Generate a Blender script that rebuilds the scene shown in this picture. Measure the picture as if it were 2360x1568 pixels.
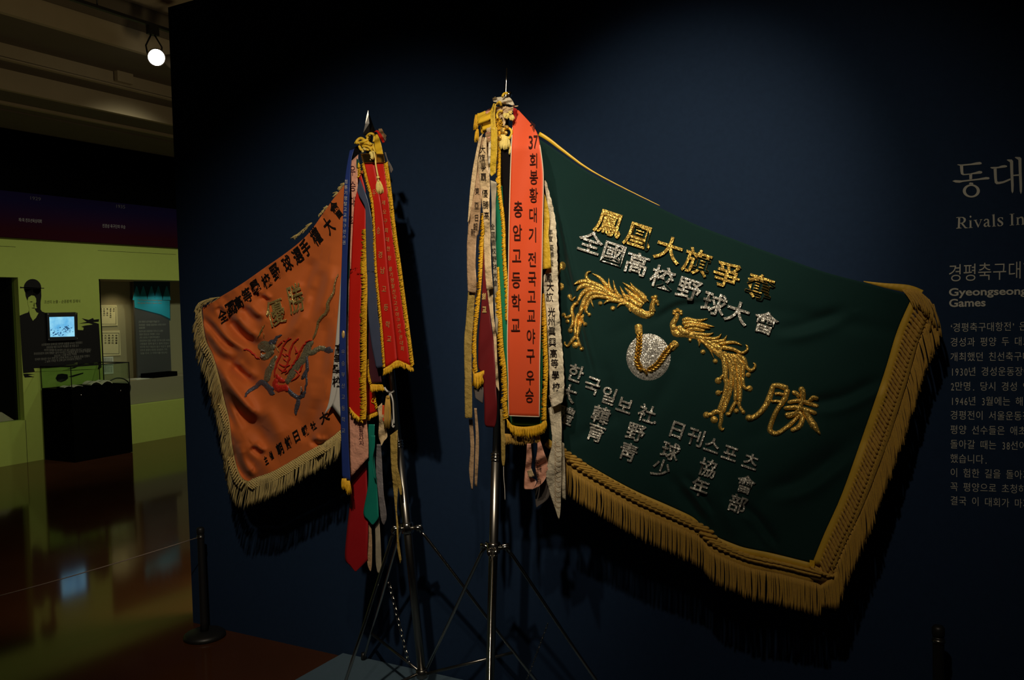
import bpy, math, random
from mathutils import Vector, Matrix
random.seed(7)
for o in list(bpy.data.objects): bpy.data.objects.remove(o)
scn = bpy.context.scene
COL = scn.collection
PI = math.pi

# ------------------------------------------------------------------ camera
# world: the blue partition is the plane y=0 (x along it, z up), visitors stand at y<0
YAW, PITCH, ROLL, FPX, CD = .506, .0367, -.0266, 1955.0, 3.0128
FW = Vector((-math.sin(YAW)*math.cos(PITCH), math.cos(YAW)*math.cos(PITCH), -math.sin(PITCH)))
RT = Vector((math.cos(YAW), math.sin(YAW), 0)); UP = RT.cross(FW)
RT, UP = RT*math.cos(ROLL)+UP*math.sin(ROLL), UP*math.cos(ROLL)-RT*math.sin(ROLL)
CAM = Vector((0, -CD, 1.6))
cd = bpy.data.cameras.new('camera'); cd.sensor_width = 36; cd.lens = 36*FPX/2360; cd.clip_start = .05; cd.clip_end = 100
cam = bpy.data.objects.new('camera', cd); COL.objects.link(cam)
cam.matrix_world = Matrix(((RT.x, UP.x, -FW.x, CAM.x), (RT.y, UP.y, -FW.y, CAM.y), (RT.z, UP.z, -FW.z, CAM.z), (0, 0, 0, 1)))
scn.camera = cam
# ------------------------------------------------------------------ world, exposure
w = bpy.data.worlds.new('world'); scn.world = w; w.use_nodes = True
w.node_tree.nodes['Background'].inputs[0].default_value = (.9, .95, 1, 1)
w.node_tree.nodes['Background'].inputs[1].default_value = .0035
scn.view_settings.view_transform = 'Standard'; scn.view_settings.look = 'None'
scn.view_settings.exposure = 0; scn.view_settings.gamma = 1; scn.view_settings.use_curve_mapping = False
# ------------------------------------------------------------------ gallery spots and added fills
def spot(name, loc, tgt, power, size, blend=1, col=(1, .85, .64), rad=.04):
    l = bpy.data.lights.new(name, 'SPOT'); l.energy = power; l.spot_size = math.radians(size); l.spot_blend = blend
    l.color = col; l.shadow_soft_size = rad
    o = bpy.data.objects.new(name, l); COL.objects.link(o); o.location = loc
    o.rotation_euler = (Vector(tgt)-Vector(loc)).to_track_quat('-Z', 'Y').to_euler(); return o
spot('spot_lamp', (-1.05, -2.4, 3.35), (-2.30, -.3, 1.45), 190, 54)
spot('spot_lamp', (-.46, -2.5, 3.35), (-1.00, -.1, 1.86), 205, 35)
spot('spot_lamp', (-.40, -2.5, 3.35), (-.82, -.1, 1.32), 68, 58)  # added wide fill beside the spot above, lifts the flags and fringe
for yy, pw in ((.6, 70), (2.6, 95), (4.6, 95), (6.4, 60)):
    spot('spot_lamp', (-6.2, yy, 3.75), (-9.5, yy+.1, 1.2), pw*1.1, 76, 1, (1, .97, .78), .1)
pl_ = bpy.data.lights.new('ceiling_fill', 'POINT'); pl_.energy = 58; pl_.color = (1, .82, .52); pl_.shadow_soft_size = .25
po_ = bpy.data.objects.new('ceiling_fill', pl_); COL.objects.link(po_); po_.location = (-2.9, .9, 1.2)      # unseen fill added behind the partition to brighten the ceiling

# ------------------------------------------------------------------ pixel rays -> places in the room
def ray(px, py): return FW+RT*((px-1180)/FPX)-UP*((py-784)/FPX)
def hit(px, py, ax, val):
    d = ray(px, py); return CAM+d*((val-CAM[ax])/d[ax])
def W(px, py, d=0.): return hit(px, py, 1, -d)      # at distance d in front of the blue partition
def proj(P):
    d = Vector(P)-CAM; return 1180+FPX*d.dot(RT)/d.dot(FW), 784-FPX*d.dot(UP)/d.dot(FW)
def G(px, py, z=0.): return hit(px, py, 2, z)       # at height z
def X(px, py, x): return hit(px, py, 0, x)          # on a plane across the hall

# ------------------------------------------------------------------ mesh building
ORG = {}
class MB:
    def __init__(s): s.v = []; s.f = []
    def add(s, vs, fs):
        b = len(s.v); s.v += [Vector(q) for q in vs]; s.f += [tuple(b+i for i in q) for q in fs]; return s
    def box(s, lo, hi):
        x0, y0, z0 = lo; x1, y1, z1 = hi
        return s.add([(x0,y0,z0),(x1,y0,z0),(x1,y1,z0),(x0,y1,z0),(x0,y0,z1),(x1,y0,z1),(x1,y1,z1),(x0,y1,z1)],
                     [(0,3,2,1),(4,5,6,7),(0,1,5,4),(1,2,6,5),(2,3,7,6),(3,0,4,7)])
    def tube(s, pts, r, n=8, caps=True):
        pts = [Vector(p) for p in pts]; m = len(pts)
        rs = r if isinstance(r, (list, tuple)) else [r]*m
        vs = []; fs = []; ref = None
        for i, p in enumerate(pts):
            t = (pts[min(i+1, m-1)]-pts[max(i-1, 0)])
            t = t.normalized() if t.length > 1e-9 else Vector((0, 0, 1))
            if ref is None: ref = Vector((1, 0, 0)) if abs(t.x) < .9 else Vector((0, 1, 0))
            a = (ref-t*ref.dot(t)).normalized(); b = t.cross(a); ref = a
            for k in range(n):
                q = 2*PI*k/n; vs.append(p+(a*math.cos(q)+b*math.sin(q))*rs[i])
        for i in range(m-1):
            for k in range(n): fs.append((i*n+k, i*n+(k+1) % n, (i+1)*n+(k+1) % n, (i+1)*n+k))
        if caps: fs.append(tuple(range(n-1, -1, -1))); fs.append(tuple((m-1)*n+k for k in range(n)))
        return s.add(vs, fs)
    def lathe(s, prof, c, n=24, axis=2):
        vs = []; fs = []; m = len(prof)
        for (r, h) in prof:
            for k in range(n):
                q = 2*PI*k/n; p = [r*math.cos(q), r*math.sin(q), h]
                if axis == 0: p = [h, p[0], p[1]]
                if axis == 1: p = [p[0], h, p[1]]
                vs.append(Vector(p)+Vector(c))
        for i in range(m-1):
            for k in range(n): fs.append((i*n+k, i*n+(k+1) % n, (i+1)*n+(k+1) % n, (i+1)*n+k))
        fs.append(tuple(range(n-1, -1, -1))); fs.append(tuple((m-1)*n+k for k in range(n)))
        return s.add(vs, fs)
    def grid(s, rows, thick=None):      # rows of points -> sheet with a back and a rim
        m, n = len(rows), len(rows[0]); vs = [Vector(p) for r in rows for p in r]
        fs = [(i*n+j, i*n+j+1, (i+1)*n+j+1, (i+1)*n+j) for i in range(m-1) for j in range(n-1)]
        if thick is not None:
            b = m*n; vs += [p+Vector(thick) for p in vs]
            fs += [(b+(i+1)*n+j, b+(i+1)*n+j+1, b+i*n+j+1, b+i*n+j) for i in range(m-1) for j in range(n-1)]
            rim = [j for j in range(n)]+[i*n+n-1 for i in range(1, m)]+[(m-1)*n+j for j in range(n-2, -1, -1)]+[i*n for i in range(m-2, 0, -1)]
            for a, c in zip(rim, rim[1:]+rim[:1]): fs.append((c, a, b+a, b+c))
        return s.add(vs, fs)
    def build(s, name, mat, parent=None, smooth=True, origin=None):
        if origin is None:
            if parent is not None: origin = ORG[parent]
            else:
                n = len(s.v); origin = Vector((sum(p.x for p in s.v)/n, sum(p.y for p in s.v)/n, min(p.z for p in s.v)))
        me = bpy.data.meshes.new(name); me.from_pydata([p-origin for p in s.v], [], s.f)
        me.materials.append(mat); me.validate()
        if smooth: me.polygons.foreach_set('use_smooth', [True]*len(me.polygons))
        o = bpy.data.objects.new(name, me); COL.objects.link(o)
        if parent is not None: o.parent = parent
        else: o.location = origin
        ORG[o] = origin; return o

def tag(o, label=None, cat=None, group=None, kind=None):
    if label: o['label'] = label
    if cat: o['category'] = cat
    if group: o['group'] = group
    if kind: o['kind'] = kind
    return o
def thing(name, loc, label, cat, group=None):
    o = bpy.data.objects.new(name, None); COL.objects.link(o); o.location = loc; o.empty_display_size = .1
    ORG[o] = Vector(loc); return tag(o, label, cat, group)
def struct(o): o['kind'] = 'structure'; return o

def spline(pts, sub=5):
    pts = [tuple(p) for p in pts]; n = len(pts)
    if n < 3:
        a, b = pts; return [tuple(a[k]+(b[k]-a[k])*i/sub for k in range(len(a))) for i in range(sub+1)]
    out = []
    for i in range(n-1):
        p0, p1, p2, p3 = pts[max(i-1, 0)], pts[i], pts[i+1], pts[min(i+2, n-1)]
        for j in range(sub):
            t = j/sub
            out.append(tuple(.5*(2*p1[k]+(p2[k]-p0[k])*t+(2*p0[k]-5*p1[k]+4*p2[k]-p3[k])*t*t+(3*p1[k]-p0[k]-3*p2[k]+p3[k])*t**3) for k in range(len(p1))))
    out.append(pts[-1]); return out
def resample(pts, n):
    L = [0.]
    for a, b in zip(pts, pts[1:]): L.append(L[-1]+math.hypot(b[0]-a[0], b[1]-a[1]))
    out = []; j = 0
    for i in range(n):
        q = L[-1]*i/(n-1)
        while j < len(pts)-2 and L[j+1] < q: j += 1
        t = (q-L[j])/max(L[j+1]-L[j], 1e-9); t = min(max(t, 0), 1)
        out.append(tuple(pts[j][k]+(pts[j+1][k]-pts[j][k])*t for k in range(len(pts[0]))))
    return out

# hanging cloth strip: its left and right edge, its distance from the partition
def strip(L, R, df, n=46, c=8, th=.0016, mb=None, sp=True):
    mb = mb or MB()
    L = resample(spline(L) if sp else L, n); R = resample(spline(R) if sp else R, n)
    rows = []
    for a, b in zip(L, R):
        row = []
        for j in range(c+1):
            t = j/c; x = a[0]+(b[0]-a[0])*t; y = a[1]+(b[1]-a[1])*t; row.append(W(x, y, df(x, y)))
        rows.append(row)
    return mb.grid(rows, (0, th, 0))
def polyd(pts, df, mb=None, th=.001, eps=0.):      # flat shape on a cloth or a wall
    mb = mb or MB(); n = len(pts); vs = [W(x, y, df(x, y)+eps) for x, y in pts]
    return mb.add(vs+[p+Vector((0, th, 0)) for p in vs], [tuple(range(n)), tuple(range(2*n-1, n-1, -1))]+[((i+1) % n, i, n+i, n+(i+1) % n) for i in range(n)])
def stroke(mb, pts, wd, df, h=.006, sub=5, eps=.0015):   # padded embroidery stroke / cord lying on cloth
    P = spline(pts, sub); n = len(P)
    wd = wd if isinstance(wd, (list, tuple)) else [wd*.55, wd, wd*.55]
    ws = [wd[0]+0]*n
    for i in range(n):
        q = i/(n-1)*(len(wd)-1); k = min(int(q), len(wd)-2); ws[i] = wd[k]+(wd[k+1]-wd[k])*(q-k)
    rows = []
    for i, p in enumerate(P):
        a, b = P[max(i-1, 0)], P[min(i+1, n-1)]; tx, ty = b[0]-a[0], b[1]-a[1]; l = math.hypot(tx, ty) or 1
        nx, ny = -ty/l, tx/l; e = 1 if 0 < i < n-1 else .45
        row = []
        for o, z in ((-1, -.3), (-.65, .65), (0, 1), (.65, .65), (1, -.3)):
            x, y = p[0]+nx*ws[i]*.5*o*e, p[1]+ny*ws[i]*.5*o*e
            row.append(W(x, y, df(x, y)+eps+h*z*(1 if e == 1 else .4)))
        rows.append(row)
    return mb.grid(rows)
def disc(mb, cx, cy, rx, ry, df, h=.006, n=14, eps=.001, rings=3):
    vs = [W(cx, cy, df(cx, cy)+eps+h)]; fs = []
    for k in range(1, rings+1):
        q = k/rings
        for i in range(n):
            a = 2*PI*i/n; x, y = cx+rx*q*math.cos(a), cy+ry*q*math.sin(a)
            vs.append(W(x, y, df(x, y)+eps+h*math.sqrt(max(0, 1-q*q))-(.001 if k == rings else 0)))
    for i in range(n): fs.append((0, 1+(i+1) % n, 1+i))
    for k in range(rings-1):
        for i in range(n): fs.append((1+k*n+i, 1+k*n+(i+1) % n, 1+(k+1)*n+(i+1) % n, 1+(k+1)*n+i))
    return mb.add(vs, fs)

# ------------------------------------------------------------------ lettering
GC = {}
def glyph(ch, off=0., ext=0., bev=0.):
    k = (ch, off, ext, bev)
    if k in GC: return GC[k]
    c = bpy.data.curves.new('glyph', 'FONT'); c.body = ch; c.size = 1; c.resolution_u = 4; c.offset = off; c.extrude = ext; c.bevel_depth = bev; c.bevel_resolution = 0
    o = bpy.data.objects.new('glyph', c); COL.objects.link(o)
    dg = bpy.context.evaluated_depsgraph_get(); dg.update()
    m = bpy.data.meshes.new_from_object(o.evaluated_get(dg))
    v = [tuple(q.co) for q in m.vertices]; f = [tuple(p.vertices) for p in m.polygons]
    bpy.data.objects.remove(o); bpy.data.curves.remove(c); bpy.data.meshes.remove(m)
    GC[k] = (v, f); return GC[k]
def letter(mb, ch, c, U, V, place, h=0., off=0., bev=0., eps=.0015, box='em'):
    # U, V: the letter's width and height vectors; place(x, y, lift) gives the point
    v, f = glyph(ch, off, .03 if h else 0., bev)
    if not v: return mb
    if box == 'em': x0, x1, y0, y1 = 0., 1., -.12, .88
    else:
        x0, x1 = min(q[0] for q in v), max(q[0] for q in v); y0, y1 = min(q[1] for q in v), max(q[1] for q in v)
        if box == 'line': y0, y1 = 0., .73
    z0 = min(q[2] for q in v); z1 = max(q[2] for q in v); vs = []
    for q in v:
        a = (q[0]-x0)/(x1-x0)-.5; b = (q[1]-y0)/(y1-y0)-.5
        vs.append(place(c[0]+U[0]*a+V[0]*b, c[1]+U[1]*a+V[1]*b, eps+(h*(q[2]-z0)/(z1-z0) if z1 > z0 else 0)))
    return mb.add(vs, f)
def on(df): return lambda x, y, e: W(x, y, df(x, y)+e)
def text_row(mb, s, pts, su, sv, ang, df, h=.005, off=.02, bev=.012, shear=0., box='em'):
    a = math.radians(ang); b = math.radians(ang+shear)
    for ch, p in zip(s, pts): letter(mb, ch, p, (su*math.cos(a), su*math.sin(a)), (sv*math.sin(b), -sv*math.cos(b)), on(df), h, off, bev, box=box)
    return mb
def text_line(mb, s, p0, p1, hgt, df, off=0., box='line'):      # baseline p0 -> p1
    ux, uy = p1[0]-p0[0], p1[1]-p0[1]
    c = ((p0[0]+p1[0])/2, (p0[1]+p1[1])/2-hgt/2)
    return letter(mb, s, c, (ux, uy), (0, -hgt), on(df), off=off, box=box, eps=.002)

# ------------------------------------------------------------------ materials
def mat(name, col, rough=.7, metal=0., noise=0., nscale=40., bump=0., bscale=300., bdist=.002, spec=.5, sheen=0., sparkle=0., sscale=500., emit=None, estr=0.):
    m = bpy.data.materials.new(name); m.use_nodes = True; nt = m.node_tree; N = nt.nodes; L = nt.links
    b = N['Principled BSDF']; b.inputs['Roughness'].default_value = rough; b.inputs['Metallic'].default_value = metal
    b.inputs['Base Color'].default_value = (*col, 1); b.inputs['Specular IOR Level'].default_value = spec
    b.inputs['Sheen Weight'].default_value = sheen
    tc = N.new('ShaderNodeTexCoord')
    if noise:
        t = N.new('ShaderNodeTexNoise'); t.inputs['Scale'].default_value = nscale; t.inputs['Detail'].default_value = 4
        L.new(tc.outputs['Object'], t.inputs['Vector'])
        mx = N.new('ShaderNodeMix'); mx.data_type = 'RGBA'
        mx.inputs['A'].default_value = (*[q*(1-noise) for q in col], 1); mx.inputs['B'].default_value = (*[min(1, q*(1+noise)) for q in col], 1)
        L.new(t.outputs['Fac'], mx.inputs['Factor']); L.new(mx.outputs['Result'], b.inputs['Base Color'])
    if bump:
        t = N.new('ShaderNodeTexNoise'); t.inputs['Scale'].default_value = bscale; t.inputs['Detail'].default_value = 3
        L.new(tc.outputs['Object'], t.inputs['Vector'])
        bp = N.new('ShaderNodeBump'); bp.inputs['Strength'].default_value = bump; bp.inputs['Distance'].default_value = bdist
        L.new(t.outputs['Fac'], bp.inputs['Height']); L.new(bp.outputs['Normal'], b.inputs['Normal'])
    if sparkle:
        v = N.new('ShaderNodeTexVoronoi'); v.inputs['Scale'].default_value = sscale; L.new(tc.outputs['Object'], v.inputs['Vector'])
        s1 = N.new('ShaderNodeVectorMath'); s1.operation = 'SUBTRACT'; s1.inputs[1].default_value = (.5, .5, .5); L.new(v.outputs['Color'], s1.inputs[0])
        s2 = N.new('ShaderNodeVectorMath'); s2.operation = 'SCALE'; s2.inputs['Scale'].default_value = sparkle; L.new(s1.outputs[0], s2.inputs[0])
        g = N.new('ShaderNodeNewGeometry'); s3 = N.new('ShaderNodeVectorMath'); s3.operation = 'ADD'; L.new(s2.outputs[0], s3.inputs[0]); L.new(g.outputs['Normal'], s3.inputs[1])
        s4 = N.new('ShaderNodeVectorMath'); s4.operation = 'NORMALIZE'; L.new(s3.outputs[0], s4.inputs[0]); L.new(s4.outputs[0], b.inputs['Normal'])
    if emit: b.inputs['Emission Color'].default_value = (*emit, 1); b.inputs['Emission Strength'].default_value = estr
    return m
M = dict(
 blue=mat('blue_wall_paint', (.0115, .027, .064), .8, noise=.12, nscale=60, bump=.05, spec=.12),
 platform=mat('blue_plinth_paint', (.085, .14, .19), .6, noise=.1),
 lime=mat('lime_paint', (.37, .46, .09), .8, noise=.05, nscale=15, spec=.2),
 mural=mat('mural_black', (.008, .0075, .007), .8, spec=.2), black=mat('black_paint', (.002, .002, .002), 1., spec=.0),
 beige=mat('ceiling_beige', (.42, .34, .20), .85, noise=.08, nscale=6), shade_grey=mat('ceiling_shade_grey', (.15, .12, .075), .9, noise=.1, nscale=5),  # second one: darkened beige, recess shade put into the colour; also grey hanger plates
 niche=mat('niche_board', (.40, .33, .20), .8, noise=.06), nplinth=mat('niche_plinth', (.36, .29, .19), .7),
 paper=mat('old_paper', (.75, .62, .36), .8, noise=.08, nscale=30), white=mat('white_card', (.7, .68, .62), .7),
 ink=mat('ink', (.02, .015, .012), .6), panel=mat('panel_grey', (.075, .07, .075), .6),
 wtext=mat('printed_white', (.62, .60, .50), .7), wtext2=mat('printed_grey', (.30, .29, .27), .7),
 vinyl=mat('wall_vinyl', (.56, .55, .48), .7, spec=.15),
 chrome=mat('chrome_tube', (.62, .60, .56), .16, metal=1.), steel=mat('brushed_steel', (.35, .33, .30), .28, metal=1.),
 goldmetal=mat('gilt_plate', (.75, .52, .2), .22, metal=1., bump=.3, bscale=80),
 orange=mat('orange_cloth', (.58, .125, .016), .7, noise=.05, nscale=8, bump=.25, bscale=900, sheen=.1),
 green=mat('dark_green_cloth', (.005, .027, .025), .85, noise=.1, nscale=10, bump=.2, bscale=900, spec=.15, sheen=.05),
 gold=mat('gold_bullion', (.80, .52, .12), .40, metal=.7, sparkle=.85, sscale=480),
 gold2=mat('dull_gold_bullion', (.52, .40, .14), .36, metal=.6, sparkle=.6, sscale=420),
 silver=mat('silver_sequin', (.62, .60, .54), .40, metal=.65, sparkle=.85, sscale=480),
 leaf=mat('leaf_gold', (.60, .36, .07), .3, metal=.9, sparkle=.3, sscale=300),
 fringe=mat('gold_fringe', (.54, .31, .035), .6, noise=.25, nscale=220, bump=.6, bscale=700, sheen=.2),
 fringe_l=mat('pale_gold_fringe', (.54, .41, .14), .6, noise=.15, nscale=220, bump=.6, bscale=700, sheen=.2),
 yel=mat('yellow_fringe', (.90, .46, .012), .55, noise=.3, nscale=200, bump=.5, bscale=600),
 band=mat('gold_band', (.60, .37, .03), .6, noise=.1),
 cord=mat('yellow_cord', (.88, .55, .04), .5, noise=.25, nscale=160, bump=.5, bscale=500),
 pcord=mat('pale_cord', (.86, .68, .20), .55, noise=.2, nscale=160, bump=.5, bscale=500),
 red=mat('red_satin', (.54, .008, .002), .55, noise=.05), crim2=mat('dark_crimson_velvet', (.15, .004, .007), .6, noise=.2, nscale=14), crim=mat('crimson_satin', (.34, .010, .014), .42, noise=.15, nscale=12),
 coral=mat('coral_paper_satin', (.74, .085, .02), .6, noise=.04, nscale=14, bump=.1, bscale=500),
 border=mat('cream_border', (.82, .66, .48), .6),
 bluerib=mat('blue_satin', (.018, .040, .20), .42, noise=.1), slate=mat('slate_satin', (.06, .075, .13), .33, noise=.15, nscale=20),
 pink=mat('pink_satin', (.74, .36, .25), .4, bump=.8, bscale=28, bdist=.012, noise=.08, nscale=20), wsatin=mat('white_satin', (.62, .60, .56), .35, noise=.06, nscale=18),
 dgreen=mat('bottle_green_satin', (.012, .07, .05), .4), teal=mat('teal_satin', (.008, .20, .15), .38, noise=.12, nscale=15),
 maroon=mat('maroon_satin', (.06, .015, .025), .4), grey=mat('grey_satin', (.20, .18, .19), .36, bump=.8, bscale=30, bdist=.012, noise=.1, nscale=25),
 tan=mat('tan_satin', (.46, .30, .17), .42, bump=.8, bscale=34, bdist=.012, noise=.12, nscale=20), olive=mat('olive_satin', (.42, .29, .075), .45, bump=.8, bscale=40, bdist=.012, noise=.12, nscale=20),
 cream=mat('cream_satin', (.66, .49, .28), .36, bump=.8, bscale=38, bdist=.012, noise=.08, nscale=20), lace=mat('ivory_lace', (.70, .62, .46), .4, bump=.8, bscale=45, bdist=.012, noise=.08, nscale=30),
 graycr=mat('grey_crepe', (.38, .33, .24), .6, noise=.35, nscale=60), yrib2=mat('mustard_satin', (.64, .42, .03), .45, noise=.2, nscale=30, bump=.8, bscale=40, bdist=.012), yrib=mat('yellow_satin', (.82, .52, .03), .4, noise=.08),
 grn=mat('green_satin', (.010, .22, .11), .45), nblack=mat('black_satin', (.004, .003, .004), .7, spec=.1),
 sheer=mat('sheer_grey', (.14, .12, .11), .5), brown=mat('brown_gauze', (.30, .18, .08), .7, noise=.3, nscale=80),
 dred=mat('dragon_red', (.55, .025, .015), .4, sparkle=.5), dgry=mat('dragon_grey_green', (.26, .24, .15), .35, metal=.4, sparkle=.9),
 dblue=mat('dragon_blue_grey', (.10, .11, .15), .35, metal=.4, sparkle=.9), dtail=mat('dragon_tail', (.40, .29, .12), .35, metal=.5, sparkle=.9),
 stext=mat('black_thread', (.010, .007, .007), .8, spec=.1), sink=mat('faded_print', (.05, .012, .008), .8, spec=.1), capt=mat('faded_caption', (.10, .12, .03), .9, spec=.1), mtext=mat('mural_print_grey', (.16, .155, .13), .9, spec=.1), gthr=mat('gold_thread', (.82, .55, .20), .4, metal=.4),
 teallight=mat('panel_teal', (.015, .36, .54), .6), tealdark=mat('panel_dark_teal', (.01, .06, .09), .6),
 post=mat('black_powder_coat', (.010, .010, .010), .45), rope=mat('barrier_cord', (.35, .28, .24), .6),
 screen_rock=mat('screen_dark', (.05, .16, .3), .4, emit=(.03, .12, .30), estr=.5),
 lampwhite=mat('lamp_lens', (1, 1, .95), .3, emit=(1, .96, .84), estr=6.), lampbody=mat('lamp_housing', (.30, .26, .20), .5),
 book=mat('open_book', (.72, .62, .45), .8), silh_lime=None)
M['silh_lime'] = M['lime']
def ceramic_floor():
    m = mat('polished_floor', (.070, .025, .010), .11, noise=.25, nscale=3, spec=.19); nt = m.node_tree; b = nt.nodes['Principled BSDF']
    t = nt.nodes.new('ShaderNodeTexNoise'); t.inputs['Scale'].default_value = 7; t.inputs['Detail'].default_value = 6
    r = nt.nodes.new('ShaderNodeMapRange'); r.inputs[3].default_value = .055; r.inputs[4].default_value = .105
    nt.links.new(t.outputs['Fac'], r.inputs[0]); nt.links.new(r.outputs[0], b.inputs['Roughness']); return m
M['floor'] = ceramic_floor()
def glassmat():
    m = bpy.data.materials.new('clear_glass'); m.use_nodes = True; nt = m.node_tree; nt.nodes.remove(nt.nodes['Principled BSDF'])
    t = nt.nodes.new('ShaderNodeBsdfTransparent'); t.inputs[0].default_value = (.90, .95, .91, 1); g = nt.nodes.new('ShaderNodeBsdfGlossy'); g.inputs['Roughness'].default_value = .03
    f0 = nt.nodes.new('ShaderNodeFresnel'); f0.inputs[0].default_value = 1.45; x = nt.nodes.new('ShaderNodeMixShader')
    gm = nt.nodes.new('ShaderNodeNewGeometry'); fb = nt.nodes.new('ShaderNodeMath'); fb.operation = 'SUBTRACT'; fb.inputs[0].default_value = 1; nt.links.new(gm.outputs['Backfacing'], fb.inputs[1])
    f = nt.nodes.new('ShaderNodeMath'); f.operation = 'MULTIPLY'; nt.links.new(f0.outputs[0], f.inputs[0]); nt.links.new(fb.outputs[0], f.inputs[1])
    nt.links.new(f.outputs[0], x.inputs[0]); nt.links.new(t.outputs[0], x.inputs[1]); nt.links.new(g.outputs[0], x.inputs[2])
    nt.links.new(x.outputs[0], nt.nodes['Material Output'].inputs[0]); return m
M['glass'] = glassmat()
def two_tone(name, lo, hi, z0, z1, rough=.7):       # printed vertical colour run, part of the print itself
    m = mat(name, lo, 1., spec=0.); nt = m.node_tree; b = nt.nodes['Principled BSDF']
    tc = [n for n in nt.nodes if n.type == 'TEX_COORD'][0]; s = nt.nodes.new('ShaderNodeSeparateXYZ'); nt.links.new(tc.outputs['Object'], s.inputs[0])
    r = nt.nodes.new('ShaderNodeMapRange'); r.inputs[1].default_value = z0; r.inputs[2].default_value = z1; nt.links.new(s.outputs['Z'], r.inputs[0])
    x = nt.nodes.new('ShaderNodeMix'); x.data_type = 'RGBA'; x.inputs['A'].default_value = (*lo, 1); x.inputs['B'].default_value = (*hi, 1)
    nt.links.new(r.outputs[0], x.inputs['Factor']); nt.links.new(x.outputs['Result'], b.inputs['Base Color']); return m
def screenmat():
    m = mat('monitor_picture', (.1, .3, .4), .3); nt = m.node_tree; b = nt.nodes['Principled BSDF']
    tc = [n for n in nt.nodes if n.type == 'TEX_COORD'][0]; t = nt.nodes.new('ShaderNodeTexNoise'); t.inputs['Scale'].default_value = 9; t.inputs['Detail'].default_value = 5
    nt.links.new(tc.outputs['Object'], t.inputs['Vector']); r = nt.nodes.new('ShaderNodeValToRGB'); r.color_ramp.elements[0].position = .3; r.color_ramp.elements[0].color = (.10, .42, .80, 1)
    r.color_ramp.elements[1].position = .7; r.color_ramp.elements[1].color = (.38, .80, 1, 1); nt.links.new(t.outputs['Fac'], r.inputs[0])
    nt.links.new(r.outputs[0], b.inputs['Emission Color']); b.inputs['Emission Strength'].default_value = .85; return m
M['screen'] = screenmat()
# ================================================================== the room
XC, HT, XL = -3.625, 3.185, -9.516
struct(MB().box((-16, -6, -.1), (7, 12, 0)).build('floor', M['floor'], smooth=False))
wall = struct(MB().box((XC, 0, 0), (4.5, .22, HT)).build('wall_center', M['blue'], smooth=False))
def onX(xv): return lambda x, y, e=0.: X(x, y, xv+e)
def shape(pts, place, th=.0015, mb=None):
    mb = mb or MB(); n = len(pts); a = [place(x, y, .0015) for x, y in pts]; b = [place(x, y, 0.) for x, y in pts]
    return mb.add(a+b, [tuple(range(n))]+[tuple(range(2*n-1, n-1, -1))]+[((i+1) % n, i, n+i, n+(i+1) % n) for i in range(n)])
def ellipse(cx, cy, rx, ry, n=24): return [(cx+rx*math.cos(2*PI*i/n), cy+ry*math.sin(2*PI*i/n)) for i in range(n)]
k2 = lambda x, y: (x/2.8, 540+y/2.8)
K = lambda *p: [k2(*q) for q in p]
def rectX(xv, a, b, th, mb=None):       # a box on a plane across the hall, front face at xv
    p, q = X(*a, xv), X(*b, xv); mb = mb or MB()
    return mb.box((xv-th, min(p.y, q.y), min(p.z, q.z)), (xv, max(p.y, q.y), max(p.z, q.z)))
ZT = 2.545
pa, pb = X(*k2(115, 279), XL), X(*k2(637, 288), XL)
yA1, zN = pa.y, pa.z; yB0 = pb.y; yA0 = yA1-1.7; yB1 = yB0+2.1
zA0 = X(*k2(60, 1214), XL).z; zB0 = X(*k2(1010, 1087), XL).z
T = .12
m = MB()
for a, b, c, d in ((-3, yA0, 0, ZT), (yA0, yA1, 0, zA0), (yA0, yA1, zN, ZT), (yA1, yB0, 0, ZT), (yB0, yB1, 0, zB0), (yB0, yB1, zN, ZT), (yB1, 8, 0, ZT)):
    m.box((XL-T, a, c), (XL, b, d))
lime = struct(m.build('wall_left', M['lime'], smooth=False))
# hair-thin panel joints in the lime wall
m = MB()
for a, b in (((0, 77), (100, 80)), ((630, 105), (1135, 128))):
    p, q = X(*k2(*a), XL), X(*k2(*b), XL); m.box((XL, min(p.y, q.y), p.z-.0018), (XL+.002, max(p.y, q.y), p.z+.0018))
p = X(*k2(165, 1220), XL); m.box((XL, p.y-.002, 0), (XL+.002, p.y+.002, zA0))
m.build('panel_joint', M['mural'], lime, False)
struct(MB().box((XL-.5, -3, 3.06), (XL-.02, 8, 5)).build('wall_upper', M['black'], smooth=False))
hb = MB().box((XL+.001, -3, ZT), (XL+.05, 8, 3.06)).build('header_panel', two_tone('header_print', (.030, .005, .010), (.012, .008, .040), .10, .42), smooth=False)
tag(hb, 'long blue to maroon printed header panel above the lime wall', 'sign panel')
def wl(s, p0, p1, h, place, off=0., mb=None):
    mb = mb or MB(); u = (p1[0]-p0[0], p1[1]-p0[1])
    return letter(mb, s, ((p0[0]+p1[0])/2, (p0[1]+p1[1])/2-h/2), u, (0, -h), place, off=off, box='line', eps=.002)
OX = onX(XL+.05)
for s_, a_, b_ in (('1929', (70, 460), (94, 463)), ('1935', (268, 479), (288, 481))): wl(s_, a_, b_, 8, OX).build('year_lettering', M['panel'], hb, False)
for s_, a_, b_ in (('제1회 전조선육상대회', (43, 510), (96, 514)), ('전경성 축구단의 우승', (236, 524), (289, 527))): wl(s_, a_, b_, 7, OX).build('caption_lettering', M['wtext2'], hb, False)
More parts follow.
